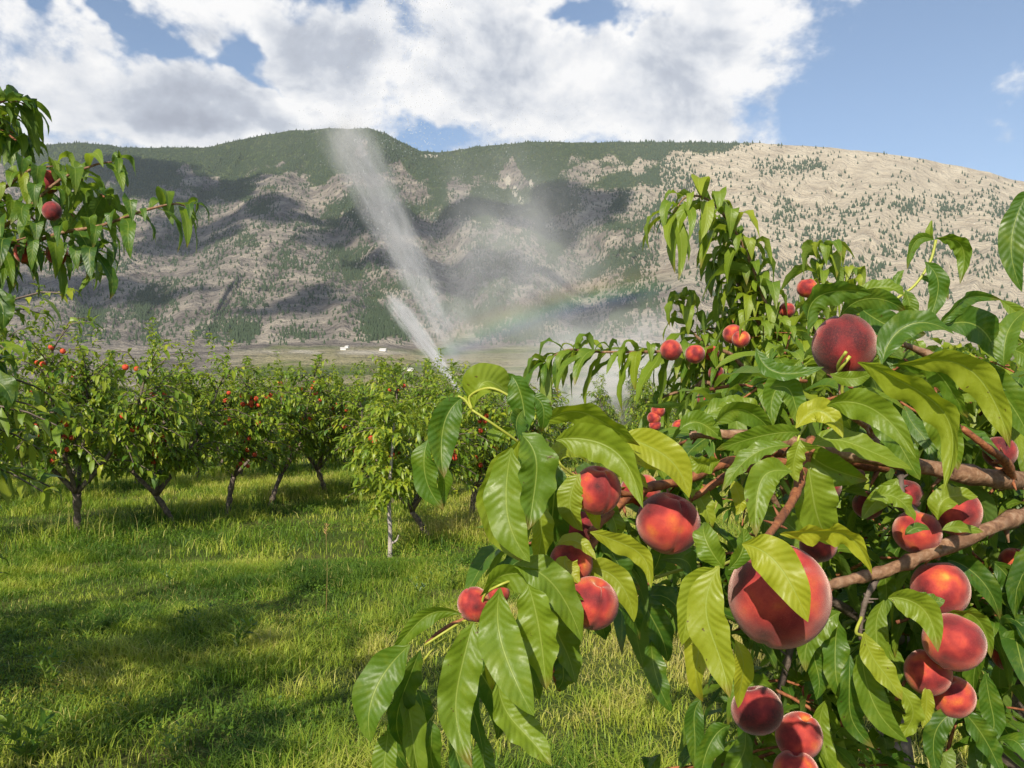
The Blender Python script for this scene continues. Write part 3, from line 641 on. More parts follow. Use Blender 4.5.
DV = [round_tree(1), round_tree(2), round_tree(3, True)]; tv, tf = tube([[0, 0, -.3], [0, .1, 1.5], [.05, 0, 4]], [.25, .2, .06], 7, .2); ME_DTR = mesh('trunk', tv, tf, M_BARK, me_only=True)
for i in range(46):
    y = rgd.uniform(95, 125); u = -60 + i * 25 + rgd.uniform(-9, 9); x = (u - CX) / F * y; k = 2 if rgd.rand() < .2 else rgd.randint(2)
    o = thing('windbreak_tree', (x, y, 0), 'dark tree in the distant tree line beyond the orchard', 'tree', 'trees of the distant tree line', rgd.rand() * 6, rgd.uniform(.55, .85) * (1.0 if k == 2 else .8))
    link(bpy.data.objects.new('trunk', ME_DTR), o); link(bpy.data.objects.new('crown', DV[k]), o)

# ------------------------------------------------------------------ foreground trees
def px_poly(pts): return [P(*q) for q in pts]
def hero_leaf(acc, L, seed):
    """each row: x0,y0, x1,y1 (curve control), x2,y2, width px, depth, depth of tip offset, roll deg, tone"""
    for i, (x0, y0, x1, y1, x2, y2, wd, d, dt, roll, tone) in enumerate(L):
        a, b, c = P(x0, y0, d), P(x1, y1, d - .35 * abs(dt) if dt >= 0 else d + .2 * dt), P(x2, y2, d + dt)
        T = nrm(c - a); view = nrm((a + c) / 2 - [0, 0, EYE]); s0 = nrm(np.cross(T, view)); nn = np.cross(s0, T)
        side = s0 * math.cos(R(roll)) + nn * math.sin(R(roll))
        fold = .38 if (i % 3) else .22
        # hollow of the blade turned up / to the viewer
        nrm_ = np.cross(side, T)
        if np.dot(nrm_, [-.2, -.9, .5]) < 0: side = -side
        acc.add(*leaves([a], [b], [c], [side], wd / F * d / max(.35, math.cos(R(roll))) * .96, tone, 20, 4, (.22 + .034 * (seed * 37 % 11)), .15, seed * 100 + i, .35))
def petiole(acc, pts, r=.0011):
    acc.add(*tube(px_poly(pts), [r] * len(pts), 6, .05))
fg = thing('peach_tree', (.97, 1.5, float(gz(.97, 1.5))), 'large fruiting peach tree whose leafy branches fill the right foreground', 'peach tree')
def rel(o, par):                           # parts were built in world coordinates
    o.parent = par; o.matrix_parent_inverse = par.matrix_world.inverted(); return o
bpy.context.view_layer.update()
FGL = np.array([.97, 1.5, float(gz(.97, 1.5))])
def fpart(acc, name, mat_, par=None, off=FGL):
    acc.V = [v - off for v in acc.V]; return acc.build(name, mat_, par or fg)
# trunk and limbs
a = Acc(); a.add(*tube([[.97, 1.5, -.15], [.965, 1.5, .3], [.94, 1.5, .75], [.955, 1.5, 1.1], [1.02, 1.48, 1.45], [1.10, 1.45, 1.9]], [.075, .06, .047, .043, .036, .022], 14, .22, 5)); fpart(a, 'trunk', M_BARK)
BR = [('branch', M_TWIG, [(690, 437, 1.02), (705, 434, 1.02), (770, 438, 1.03), (850, 454, 1.05), (930, 468, 1.08), (1005, 480, 1.14), (1060, 480, 1.40)], [.0045, .0058, .0066, .0080, .0100, .0125, .016]),
      ('branch', M_TWIG, [(822, 588, .98), (850, 580, .99), (885, 571, 1.0), (940, 549, 1.03), (1024, 515, 1.12), (1075, 500, 1.42)], [.0050, .0062, .0070, .0080, .0095, .012]),
      ('branch', M_RED, [(590, 534, .84), (608, 515, .86), (640, 490, .90), (685, 480, .95), (730, 462, 1.0), (800, 452, 1.10), (900, 470, 1.2)], [.0036, .0042, .0048, .0052, .0058, .0070, .009]),
      ('branch', M_RED, [(572, 473, .84), (600, 485, .86), (628, 494, .88), (650, 488, .90)], [.0018, .0024, .0030, .0036]),
      ('branch', M_RED, [(812, 441, .90), (803, 470, .86), (795, 495, .80), (780, 520, .72), (765, 540, .66)], [.0050, .0046, .0042, .0036, .0028]),
      ('branch', M_RED, [(690, 500, 1.02), (740, 470, 1.03), (790, 462, 1.06), (860, 475, 1.12)], [.0040, .0052, .0060, .0070]),
      ('branch', M_TWIG, [(868, 335, 1.15), (905, 345, 1.15), (950, 365, 1.17), (1000, 392, 1.22), (1050, 420, 1.4)], [.0028, .0042, .0060, .0075, .010]),
      ('branch', M_RED, [(962, 428, 1.04), (985, 446, 1.05), (1006, 462, 1.09), (1012, 480, 1.14)], [.0034, .0045, .0055, .0065]),
      ('branch', M_BARK, [(900, 470, 1.08), (905, 500, 1.06), (935, 530, 1.04), (938, 560, 1.03)], [.0045, .0035, .0030, .0025]),
      ('branch', M_BARK, [(880, 573, 1.0), (868, 595, 1.0), (862, 615, 1.0), (860, 640, 1.0)], [.0040, .0036, .0030, .0020]),
      ('branch', M_RED, [(545, 640, .80), (500, 622, .78), (470, 618, .76), (440, 632, .75), (425, 645, .74)], [.0034, .0028, .0022, .0018, .0010]),
      ('branch', M_RED, [(595, 540, .85), (575, 570, .83), (560, 600, .81), (545, 640, .80), (560, 690, .86)], [.0044, .0042, .0040, .0036, .0020]),
      ('branch', M_BARK, [(800, 600, 1.2), (790, 650, 1.2), (780, 690, 1.2), (775, 720, 1.2), (770, 775, 1.2)], [.0055, .0050, .0045, .004, .0035]),
      ('branch', M_BARK, [(1010, 600, 1.5), (960, 640, 1.4), (900, 640, 1.3), (830, 600, 1.2), (800, 600, 1.2)], [.014, .011, .009, .007, .0055]),
      ('branch', M_TWIG, [(840, 378, 1.0), (842, 395, .98), (848, 412, 1.0), (870, 430, 1.06), (880, 458, 1.06)], [.0022, .0035, .0040, .0045, .005])]
for nm, mt, pts, rad in BR:
    a = Acc(); pl = px_poly(pts); a.add(*tube(pl, np.array(rad), 10, .26, int(pts[0][0]), True, 6))
    # buds and stubs on the bark
    rgb = np.random.RandomState(int(pts[0][1]))
    for k in range(len(pts) * 2):
        tt = rgb.rand(); p0, ax = along(pl, np.array([tt])); r0 = float(np.interp(tt, np.linspace(0, 1, len(rad)), rad))
        dr_ = nrm(np.cross(ax[0], rgb.randn(3))) + ax[0] * -.4; a.add(*tube([p0[0], p0[0] + dr_ * r0 * 1.5, p0[0] + dr_ * r0 * (2.0 + 2.2 * rgb.rand())], [r0 * .55, r0 * .42, r0 * .15], 6, .2, k, True, 2))
    fpart(a, nm, mt)
# hand-placed leaves: x0,y0, x1,y1, x2,y2, width, depth, tip depth offset, roll, tone
H_A = [(520, 440, 462, 505, 524, 562, 38, .72, .01, 28, .66), (512, 448, 498, 510, 530, 562, 42, .70, -.01, -22, .50), (519, 432, 556, 470, 528, 530, 40, .68, -.02, 22, .38),
       (462, 398, 428, 425, 444, 478, 32, .72, -.02, 10, .24), (428, 440, 410, 475, 444, 510, 24, .76, 0, -35, .30), (434, 462, 446, 480, 443, 508, 14, .77, 0, 30, .36),
       (474, 408, 480, 352, 518, 404, 34, .72, .03, 30, .62), (512, 376, 532, 395, 524, 440, 26, .70, -.01, -25, .22), (523, 410, 512, 420, 522, 446, 18, .69, -.02, 40, .20),
       (516, 428, 484, 445, 492, 408, 16, .74, .02, 30, .45), (536, 500, 548, 535, 536, 566, 22, .74, .01, 35, .68), (556, 462, 540, 515, 566, 572, 34, .80, .03, 20, .12),
       (494, 385, 508, 372, 540, 412, 20, .75, .03, -30, .30), (530, 395, 552, 405, 541, 432, 16, .76, .01, 25, .28), (512, 440, 530, 480, 548, 520, 26, .76, .02, 40, .30)]
H_B = [(541, 424, 592, 402, 640, 446, 26, .80, .02, -38, .62), (556, 440, 612, 418, 643, 508, 38, .76, -.03, -15, .60), (620, 436, 670, 440, 689, 498, 34, .84, 0, 18, .86), (612, 440, 648, 445, 678, 478, 26, .86, .02, 30, .84),
       (558, 466, 558, 436, 586, 462, 20, .82, .02, 20, .74), (580, 474, 556, 500, 583, 531, 27, .78, 0, -18, .66), (566, 450, 590, 440, 600, 470, 18, .84, .02, 30, .5), (560, 470, 548, 505, 556, 540, 30, .84, .03, 25, .16),
       (590, 532, 645, 535, 651, 588, 22, .80, -.01, -24, .80), (556, 546, 582, 530, 596, 560, 15, .78, -.01, 20, .80), (566, 556, 562, 566, 580, 584, 24, .77, -.01, 15, .88),
       (572, 570, 632, 556, 634, 622, 28, .80, 0, -20, .74), (560, 580, 600, 575, 628, 610, 24, .82, .01, 20, .58), (600, 540, 612, 560, 640, 590, 22, .86, .02, 30, .20), (598, 480, 586, 510, 600, 530, 16, .83, 0, -30, .84), (610, 476, 640, 470, 650, 490, 14, .88, .02, 20, .86),
       (600, 500, 622, 520, 612, 550, 18, .86, .02, 30, .48), (660, 560, 700, 550, 690, 600, 22, .98, .02, 30, .25), (640, 590, 660, 620, 668, 662, 26, 1.0, .02, 30, .10), (652, 640, 650, 670, 672, 712, 22, 1.0, .0, 20, .22), (610, 590, 628, 600, 640, 640, 22, .95, .02, 20, .14),
       (596, 600, 600, 620, 606, 640, 20, .92, .02, 20, .10), (655, 520, 672, 545, 648, 580, 22, 1.05, .0, 25, .2), (690, 480, 700, 500, 712, 530, 20, 1.02, .0, 20, .7), (680, 430, 700, 410, 722, 440, 22, .98, .0, 20, .4), (676, 455, 688, 478, 700, 490, 22, .97, .0, 20, .30)]
H_C = [(462, 614, 412, 606, 392, 654, 17, .73, .01, 30, .42), (410, 645, 362, 685, 371, 742, 42, .70, -.01, -12, .34), (420, 650, 398, 700, 402, 745, 24, .75, .02, 25, .08), (474, 622, 430, 680, 472, 768, 40, .68, -.03, 12, .48),
       (482, 635, 466, 700, 484, 756, 26, .73, .0, -20, .14), (500, 588, 482, 660, 534, 716, 44, .66, -.03, -10, .46), (498, 680, 505, 735, 552, 766, 34, .69, -.02, 14, .56), (528, 584, 542, 625, 546, 690, 42, .70, -.01, -16, .54),
       (480, 596, 512, 552, 584, 600, 26, .73, .01, -40, .50), (514, 566, 566, 560, 582, 642, 38, .72, .0, 16, .46), (506, 640, 530, 665, 540, 700, 22, .76, .02, 30, .16), (402, 690, 408, 735, 426, 790, 26, .75, .0, 20, .50), (388, 730, 382, 760, 392, 800, 24, .72, .0, -20, .44),
       (430, 720, 428, 745, 446, 790, 20, .77, .02, 20, .32), (452, 730, 458, 760, 470, 800, 22, .77, .0, 20, .10), (485, 735, 490, 760, 482, 800, 22, .76, .0, 10, .30), (560, 650, 572, 676, 556, 690, 22, .80, .0, 20, .12), (548, 600, 560, 640, 576, 684, 30, .78, .0, 25, .44),
       (418, 690, 432, 712, 424, 742, 18, .78, .0, 20, .18), (470, 650, 492, 690, 497, 740, 28, .78, .03, 0, .08), (515, 700, 528, 720, 524, 748, 24, .76, .02, 20, .10), (404, 700, 386, 740, 412, 772, 22, .78, .02, 0, .12), (486, 630, 496, 660, 492, 690, 16, .74, 0, 10, .96)]
H_D = [(742, 544, 776, 556, 808, 622, 42, .56, -.01, 12, .84), (780, 534, 838, 512, 872, 574, 22, .62, .0, -35, .90), (719, 566, 708, 630, 730, 698, 42, .56, -.02, -10, .76), (716, 568, 680, 590, 682, 645, 28, .60, .0, 20, .70), (700, 590, 686, 650, 703, 702, 26, .61, .01, -12, .90),
       (724, 568, 698, 545, 704, 522, 26, .60, .02, 20, .42), (728, 570, 752, 545, 742, 528, 20, .59, .0, -30, .34), (792, 472, 742, 462, 756, 537, 30, .78, -.02, 14, .50), (790, 446, 740, 444, 722, 492, 19, .82, .0, -22, .44), (808, 462, 806, 500, 832, 545, 44, .86, .03, 12, .58),
       (800, 440, 818, 468, 868, 480, 34, .88, .0, -20, .46), (812, 445, 850, 425, 912, 470, 24, .84, .0, 30, .58), (796, 428, 822, 390, 843, 438, 26, .80, -.02, 10, .92), (800, 432, 758, 432, 716, 450, 22, .84, .03, 22, .42), (800, 440, 792, 460, 798, 482, 18, .80, .0, 20, .66),
       (713, 426, 745, 396, 772, 432, 24, .92, .02, -22, .34), (770, 388, 800, 380, 802, 430, 24, .90, .0, 20, .32), (735, 640, 742, 670, 738, 708, 20, .72, .02, 10, .94), (720, 460, 700, 470, 690, 455, 18, .9, .0, 30, .6), (732, 480, 742, 500, 736, 515, 16, .86, .0, 10, .88),
       (760, 420, 740, 398, 716, 412, 22, .94, 0, -20, .5), (700, 700, 690, 720, 694, 768, 20, 1.1, 0, 10, .15), (730, 725, 705, 735, 700, 790, 24, 1.08, 0, 20, .25), (745, 730, 742, 760, 722, 800, 24, 1.06, 0, -20, .35)]
H_E = [(858, 362, 968, 372, 944, 492, 33, .78, -.02, -22, .70), (900, 364, 1012, 344, 1010, 448, 33, .84, -.02, -24, .74), (890, 366, 958, 366, 968, 418, 20, .86, .0, -26, .34), (939, 326, 954, 290, 1002, 300, 15, .95, .03, -25, .26), (950, 312, 982, 302, 987, 338, 11, .98, .0, -20, .40),
       (882, 364, 898, 308, 954, 334, 27, .90, .0, 25, .24), (942, 326, 990, 318, 998, 362, 34, .95, .02, 20, .20), (1004, 366, 1000, 334, 1034, 306, 24, .95, .02, 10, .36), (808, 336, 806, 266, 872, 294, 26, .95, .0, -25, .20), (838, 320, 862, 286, 906, 312, 22, .97, .02, -25, .18),
       (858, 306, 880, 322, 926, 334, 26, 1.02, .03, 20, .16), (756, 348, 768, 382, 824, 367, 17, .90, -.03, 24, .28), (827, 406, 872, 376, 916, 458, 32, .76, -.02, -16, .52), (826, 408, 866, 380, 908, 412, 14, .80, .02, 25, .50), (850, 300, 890, 278, 906, 300, 14, 1.05, .0, 30, .5),
       (1010, 350, 1034, 350, 1050, 400, 24, 1.0, .0, 20, .4), (980, 360, 1010, 400, 1030, 440, 30, 1.0, .0, 20, .34), (860, 410, 900, 440, 920, 480, 28, .96, .0, 20, .34), (924, 400, 950, 430, 958, 470, 30, .98, .0, 10, .44), (800, 360, 770, 380, 772, 420, 26, 1.0, .0, 20, .36), (830, 374, 856, 384, 872, 372, 16, .92, 0, 0, .5),
       (1024, 200, 1006, 230, 1022, 292, 26, .80, 0, 10, .14), (1030, 190, 1018, 215, 1030, 250, 22, .82, 0, 10, .2), (700, 420, 730, 400, 756, 412, 20, 1.04, 0, 30, .45), (1000, 300, 1030, 320, 1040, 370, 16, 1.1, 0, 10, .5), (970, 372, 1000, 376, 1014, 392, 18, 1.0, 0, 10, .24)]
H_F = [(934, 240, 910, 232, 907, 270, 11, 1.15, .0, 25, .36), (936, 238, 972, 236, 960, 284, 17, 1.15, .0, -15, .42), (925, 262, 944, 285, 928, 322, 20, 1.13, .0, 10, .24), (918, 278, 944, 276, 948, 300, 9, 1.15, .0, 20, .30), (905, 290, 912, 310, 906, 332, 15, 1.14, .0, 20, .28), (898, 292, 896, 276, 904, 270, 8, 1.15, .0, 20, .34),
       (934, 240, 925, 232, 932, 220, 7, 1.16, .0, 20, .6), (895, 305, 920, 310, 912, 345, 14, 1.12, .0, -20, .30), (886, 310, 868, 305, 858, 324, 12, 1.14, .0, -20, .45)]
H_G = [(888, 598, 922, 588, 938, 652, 30, .92, -.02, -14, .60), (864, 632, 876, 668, 902, 700, 25, .92, -.01, 12, .76), (862, 645, 852, 705, 908, 742, 28, .95, .0, 15, .42), (896, 684, 930, 720, 894, 742, 18, .96, .0, 30, .64), (850, 655, 842, 712, 874, 748, 24, .98, .0, 20, .16), (943, 614, 990, 600, 991, 658, 19, 1.0, .0, -22, .48),
       (965, 706, 926, 730, 938, 775, 22, 1.05, .0, 10, .14), (962, 710, 990, 735, 1002, 775, 24, 1.05, .0, 10, .18), (926, 686, 932, 705, 922, 728, 13, 1.0, .0, 20, .80), (985, 672, 1008, 720, 984, 745, 22, 1.08, .0, 10, .22), (884, 600, 870, 640, 878, 690, 22, 1.0, .02, 10, .50), (940, 560, 985, 555, 1000, 620, 24, 1.12, .0, 10, .14),
       (990, 560, 1020, 590, 1010, 640, 26, 1.16, .0, 10, .14), (840, 612, 800, 620, 806, 672, 24, 1.02, .0, 20, .40), (838, 620, 830, 660, 842, 700, 26, 1.03, .0, 20, .30), (814, 640, 822, 670, 816, 700, 20, 1.05, .0, 10, .2), (880, 560, 896, 580, 884, 620, 18, 1.06, .0, 10, .3), (905, 590, 930, 610, 945, 600, 18, .98, .0, 10, .35),
       (826, 700, 820, 740, 834, 790, 20, 1.08, 0, 10, .55), (780, 745, 800, 760, 826, 800, 22, 1.05, 0, 20, .6), (898, 478, 880, 500, 862, 520, 20, .98, 0, 10, .5), (870, 500, 900, 486, 915, 522, 20, .96, 0, 20, .56), (938, 520, 940, 490, 978, 497, 24, .98, 0, 20, .62), (942, 530, 960, 528, 984, 532, 12, .97, 0, 10, .5), (905, 535, 915, 522, 930, 530, 10, .97, 0, 10, .3),
       (1000, 640, 1020, 630, 1035, 660, 20, 1.1, 0, 10, .3)]
ALL = [(q, 3 + k, i) for k, L in enumerate((H_A, H_B, H_C, H_D, H_E, H_F, H_G)) for i, q in enumerate(L)]
ALL.sort(key=lambda e: -e[0][6] * math.hypot(e[0][4] - e[0][0], e[0][5] - e[0][1])); rest = Acc()
for n_, (q, sd_, i) in enumerate(ALL):
    a = Acc() if n_ < 96 else rest; hero_leaf(a, [q[:10] + (min(1, q[10] + .07),)], sd_ * 40 + i)
    if n_ < 96: fpart(a, 'leaf', M_LEAF)
tag(fpart(rest, 'small_leaves', M_LEAF), kind='stuff')
# stems and petioles
for pts in ([(522, 446, .74), (513, 438, .73), (490, 422, .72), (472, 410, .72)], [(472, 410, .72), (470, 396, .72), (490, 388, .71), (512, 398, .71), (517, 408, .71)], [(472, 410, .72), (465, 400, .72), (458, 396, .72)],
            [(596, 488, .85), (582, 478, .83), (572, 474, .82), (562, 466, .81), (558, 460, .81)], [(572, 476, .82), (556, 472, .82), (558, 454, .82)], [(425, 645, .74), (445, 632, .74), (462, 622, .75), (480, 616, .76)], [(424, 660, .75), (436, 645, .75), (446, 638, .75)],
            [(482, 616, .75), (484, 596, .74), (500, 585, .73), (520, 578, .74)], [(805, 478, .85), (800, 462, .82), (798, 440, .81), (806, 425, .82)], [(800, 462, .82), (780, 468, .8)], [(862, 616, 1.0), (856, 632, .98), (864, 636, .96)], [(842, 395, .98), (842, 380, .97), (838, 366, .95), (846, 352, .93)], [(838, 372, .95), (850, 356, .94)],
            [(716, 568, .60), (734, 560, .64), (752, 556, .66)], [(655, 578, 1.0), (680, 570, 1.0), (700, 566, 1.0)], [(936, 240, 1.15), (930, 262, 1.15), (915, 285, 1.15), (895, 300, 1.15), (872, 322, 1.15)], [(418, 738, .77), (428, 724, .77), (440, 706, .78)]):
    a = Acc(); petiole(a, pts, .0012 if pts[0][2] < .9 else .0020)
    fpart(a, 'petiole', M_PET)
# leafy twigs that fill the crown behind the hand-placed leaves
rg = np.random.RandomState(77)
def inpoly(x, y, poly):
    c = False; j = len(poly) - 1
    for i in range(len(poly)):
        (xi, yi), (xj, yj) = poly[i], poly[j]
        if (yi > y) != (yj > y) and x < (xj - xi) * (y - yi) / (yj - yi) + xi: c = not c
        j = i
    return c
def fill(poly, n, d0, d1, L, parent, off, tone, seed, per=(7, 11), mt=M_LEAF, step=.16, wr=.24, droop=.8, nseg=8, twigmat=M_RED):
    rg = np.random.RandomState(seed); rest = Acc(); rtw = Acc(); xs = [p[0] for p in poly]; ys = [p[1] for p in poly]; k = 0; jobs = []
    par = parent or fg
    while k < n:
        x, y = rg.uniform(min(xs), max(xs)), rg.uniform(min(ys), max(ys))
        if not inpoly(x, y, poly): continue
        k += 1; jobs.append((rg.uniform(d0, d1), x, y))
    jobs.sort(); solo = int(n * .42)
    for k, (d, x, y) in enumerate(jobs):
        a, tw = (Acc(), Acc()) if k < solo else (rest, rtw)
        p0 = P(x, y, d); b = rg.uniform(0, 6.28)
        v = np.array([math.cos(b), math.sin(b) * .8, rg.uniform(-.5, .7)]) * step * rg.uniform(.6, 1.2)
        pl = [p0 - v * .5, p0 + [0, 0, .015], p0 + v * .5]
        tw.add(*tube(pl, [.0028, .0022, .0012], 5, .2, k, True, 3))
        shoot(a, pl, rg.randint(*per), L, rg, droop=droop, wr=wr, tone=tone + .07 + rg.uniform(-.14, .14), tsp=.24, nseg=nseg, ncr=2, fold=.34, ripple=.1)
        if k < solo: t2 = fpart(tw, 'twig', twigmat, par, off); fpart(a, 'leaf_cluster', mt, t2, off)
    t2 = fpart(rtw, 'inner_twigs', twigmat, par, off); tag(t2, kind='stuff'); tag(fpart(rest, 'inner_leaves', mt, t2, off), kind='stuff')
fill([(700, 440), (1060, 420), (1060, 600), (840, 610), (700, 560), (640, 540), (650, 460)], 60, 1.15, 1.75, .125, None, FGL, .30, 1)
fill([(620, 560), (720, 560), (760, 640), (830, 640), (840, 560), (1060, 560), (1060, 660), (960, 690), (880, 720), (820, 700), (700, 640), (640, 600)], 36, 1.15, 1.7, .125, None, FGL, .26, 2)
fill([(740, 370), (1060, 340), (1060, 440), (700, 440)], 26, 1.10, 1.6, .125, None, FGL, .40, 3)
fill([(690, 715), (760, 690), (850, 690), (840, 780), (690, 780)], 12, 1.1, 1.4, .12, None, FGL, .30, 4)
fill([(550, 480), (640, 500), (650, 600), (590, 610), (550, 560)], 9, .92, 1.15, .10, None, FGL, .30, 5, step=.07)
fill([(930, 700), (1000, 690), (985, 760), (940, 770)], 3, 1.1, 1.25, .12, None, FGL, .2, 6)

def peach(x, y, r, d, rot, label, me=ME_PEACH, group='ripe peaches on the foreground tree', sq=1.0):
    o = bpy.data.objects.new('peach', me); link(o); o.location = P(x, y, d); s = r / F * d; o.scale = (s, s, s * sq); o.rotation_euler = tuple(R(k) for k in rot)
    ripe = .555 if 'orange' in label or 'glow' in label else .38 if 'maroon' in label or 'dark' in label or 'shade' in label else .52  # ripeness tint; peaches in shade get that shade painted in as darker skin
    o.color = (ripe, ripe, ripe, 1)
    return tag(o, label, 'peach', group)
PE = [(779, 596, 50, .64, (-20, 25, 250), 'largest peach, big and pink cheeked, half covered by a yellow green leaf', 1), (668, 523, 32, .92, (-10, 12, 285), 'large red peach nearest the middle of the photo, hanging against the reddish twigs', 0),
      (844, 346, 31, .98, (10, -20, 245), 'dark maroon peach standing on top of the crown against the leaves', 1), (954, 642, 29, .98, (-25, 18, 330), 'pink peach with a crease, right of the leaf with holes', 0),
      (928, 672, 22, 1.02, (12, 8, 100), 'glowing orange peach tucked under the pink creased one', 1), (953, 697, 21, 1.06, (0, 20, 200), 'dark speckled peach low under the orange one', 0),
      (940, 589, 27, 1.05, (15, 10, 150), 'red peach hanging just below the pale lower branch', 1), (917, 532, 23, 1.04, (10, 0, 80), 'round red peach between the two right branches, left of its neighbour', 0),
      (957, 512, 23, 1.05, (0, 20, 60), 'bright red peach behind a curved leaf above the pale branch', 1), (905, 495, 17, 1.20, (0, 10, 20), 'shaded red peach half hidden under the thick upper branch', 0),
      (1000, 452, 16, 1.2, (0, 0, 40), 'dark red peach behind the right end of the upper branch', 1), (757, 710, 25, 1.0, (0, 15, 140), 'red peach with leaf shadows at the bottom, left of the dark twigs', 0),
      (799, 736, 23, 1.05, (20, 0, 30), 'bright red peach near the bottom edge, right of the shadowed one', 1), (796, 772, 22, 1.02, (0, 0, 120), 'pinkish peach cut by the bottom edge of the photo', 0), (811, 692, 9, 1.2, (0, 0, 60), 'small red glimpse of a peach between leaves above the bottom ones', 1),
      (1008, 656, 15, 1.2, (0, 0, 200), 'small red peach at the right edge low in the crown', 0), (597, 490, 24, .79, (0, 15, 300), 'red peach behind the notched leaf left of the twig fork', 1), (592, 603, 27, .765, (-15, 20, 280), 'long red peach below the yellow leaf tip left of centre', 0),
      (571, 563, 22, .80, (0, 0, 100), 'pink topped peach peeking out above the yellow leaf', 1), (640, 492, 20, 1.0, (0, 0, 150), 'red peach behind the twigs above the one nearest the middle of the photo', 0), (578, 528, 19, .93, (0, 20, 50), 'dark shaded peach deep behind the hanging leaf', 1),
      (474, 604, 17, .755, (20, -15, 250), 'pink peach peeking out at the far left tip of the branch', 1), (498, 593, 12, .80, (0, 0, 60), 'small pink glimpse of a peach behind the arching leaf at the left', 0), (826, 486, 15, 1.1, (0, 0, 0), 'dark red peach in shade behind the big green leaf', 1),
      (868, 505, 15, 1.25, (0, 0, 60), 'red peach deep in shade left of the hanging pair', 0), (1014, 562, 14, 1.25, (0, 0, 260), 'dusky peach at the right edge below the pale branch', 1), (818, 545, 18, .95, (0, 0, 160), 'dark red peach partly seen right behind the largest one', 0)]
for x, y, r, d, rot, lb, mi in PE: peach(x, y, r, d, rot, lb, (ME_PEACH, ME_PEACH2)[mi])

# second tree behind, right of centre
HL = np.array([1.42, 2.95, float(gz(1.42, 2.95))])
ht = thing('peach_tree', tuple(HL), 'peach tree behind the foreground one, with tall arching shoots against the pale hillside', 'peach tree')
a = Acc(); a.add(*tube([HL + [0, 0, -.15], HL + [0, 0, .3], HL + [-.05, 0, .7], HL + [-.15, 0, 1.0]], [.07, .055, .045, .04], 12, .25, 3)); fpart(a, 'trunk', M_BARK, ht, HL)
hub = HL + np.array([-.15, 0, 1.0])
HS = [([(800, 400, 2.6), (775, 330, 2.55), (745, 250, 2.5), (715, 205, 2.45), (688, 196, 2.4), (673, 214, 2.4)], 46, .12, .62), ([(760, 320, 2.6), (752, 275, 2.6), (722, 225, 2.55)], 24, .11, .64), ([(770, 350, 2.6), (745, 300, 2.6), (728, 262, 2.6)], 22, .12, .62),
      ([(745, 370, 2.5), (700, 352, 2.45), (650, 352, 2.4), (600, 352, 2.35), (566, 350, 2.35), (546, 362, 2.35)], 42, .10, .52), ([(830, 380, 2.7), (812, 320, 2.7), (822, 268, 2.7), (824, 252, 2.7)], 30, .11, .66), ([(850, 380, 2.8), (855, 310, 2.8), (850, 275, 2.8)], 22, .11, .62), ([(780, 400, 2.6), (740, 370, 2.6), (690, 330, 2.6), (682, 300, 2.6)], 28, .11, .56),
      ([(790, 420, 2.6), (740, 400, 2.5), (705, 365, 2.5)], 24, .11, .56), ([(760, 440, 2.6), (720, 420, 2.5), (700, 400, 2.5)], 22, .11, .5), ([(960, 400, 3.0), (975, 360, 3.0), (995, 335, 3.0)], 22, .12, .6), ([(860, 440, 2.9), (880, 380, 2.9), (905, 350, 2.9)], 20, .12, .55), ([(720, 395, 2.45), (690, 390, 2.45), (662, 398, 2.45), (655, 412, 2.45)], 12, .08, .5)]
rg = np.random.RandomState(15)
for pts, n, L, tone in HS:
    tb = Acc(); a = Acc()
    pl = px_poly(pts); mid = (hub + pl[0]) / 2 + [0, 0, -.1]; 
    tb.add(*tube([hub, mid, pl[0]] + pl[1:], np.concatenate([[.020, .012], np.linspace(.0065, .0016, len(pl))]), 7, .25, n, True, 4))
    shoot(a, pl, int(n * 1.35), L * 1.85, rg, droop=1.16, wr=.185, tone=tone, tsp=.24, nseg=9, ncr=2, fold=.36, ripple=.12, t0=.12, tuft=5)
    t2 = fpart(tb, 'branch', M_TWIG, ht, HL); fpart(a, 'leaf_cluster', M_LEAF, t2, HL)
fill([(700, 310), (760, 300), (850, 300), (880, 345), (1040, 345), (1040, 470), (700, 470), (684, 420), (690, 330)], 120, 2.45, 3.1, .135, ht, HL, .52, 12, (8, 13), M_LEAF, .26, .25, .9, 6)
fill([(700, 455), (1040, 455), (1040, 660), (780, 640), (700, 560)], 70, 2.3, 3.3, .12, ht, HL, .34, 13, (8, 12), M_LEAF, .26, .25, .9, 6)
HP = [(671, 350, 11, 2.4, 'leftmost of the red peaches on the arching shoot against the mist'), (695, 354, 10, 2.4, 'second red peach from the left on the long horizontal shoot'), (711, 353, 8, 2.5, 'small red peach close beside two others on the horizontal shoot'), (733, 334, 10, 2.5, 'dark red peach left of its orange tinged neighbour on the second tree'), (741, 339, 9, 2.45, 'orange tinged peach right of its dark neighbour'),
      (716, 373, 8, 2.5, 'small shaded peach below the row of three'), (705, 399, 8, 2.45, 'bright little peach below the shaded one'), (712, 407, 5, 2.5, 'tiny peach under the bright little one'), (807, 288, 10, 2.65, 'red peach high under the topmost leaf tuft'), (787, 310, 8, 2.65, 'dim red peach lower left of the high one'), (873, 314, 11, 2.7, 'flat topped red peach behind the dark maroon one'),
      (658, 411, 7, 2.35, 'topmost of the three little peaches hanging at the edge of the mist'), (654, 418, 7, 2.35, 'middle of the three little peaches at the edge of the mist'), (655, 425, 6, 2.35, 'lowest of the three little peaches at the edge of the mist'), (680, 427, 8, 2.4, 'small peach just above the gnarled end of the upper branch')]
for x, y, r, d, lb in HP: peach(x, y, r, d - .06, (rg.uniform(-20, 20), rg.uniform(-20, 20), rg.uniform(0, 360)), lb, ME_PEACH, 'peaches on the second tree')

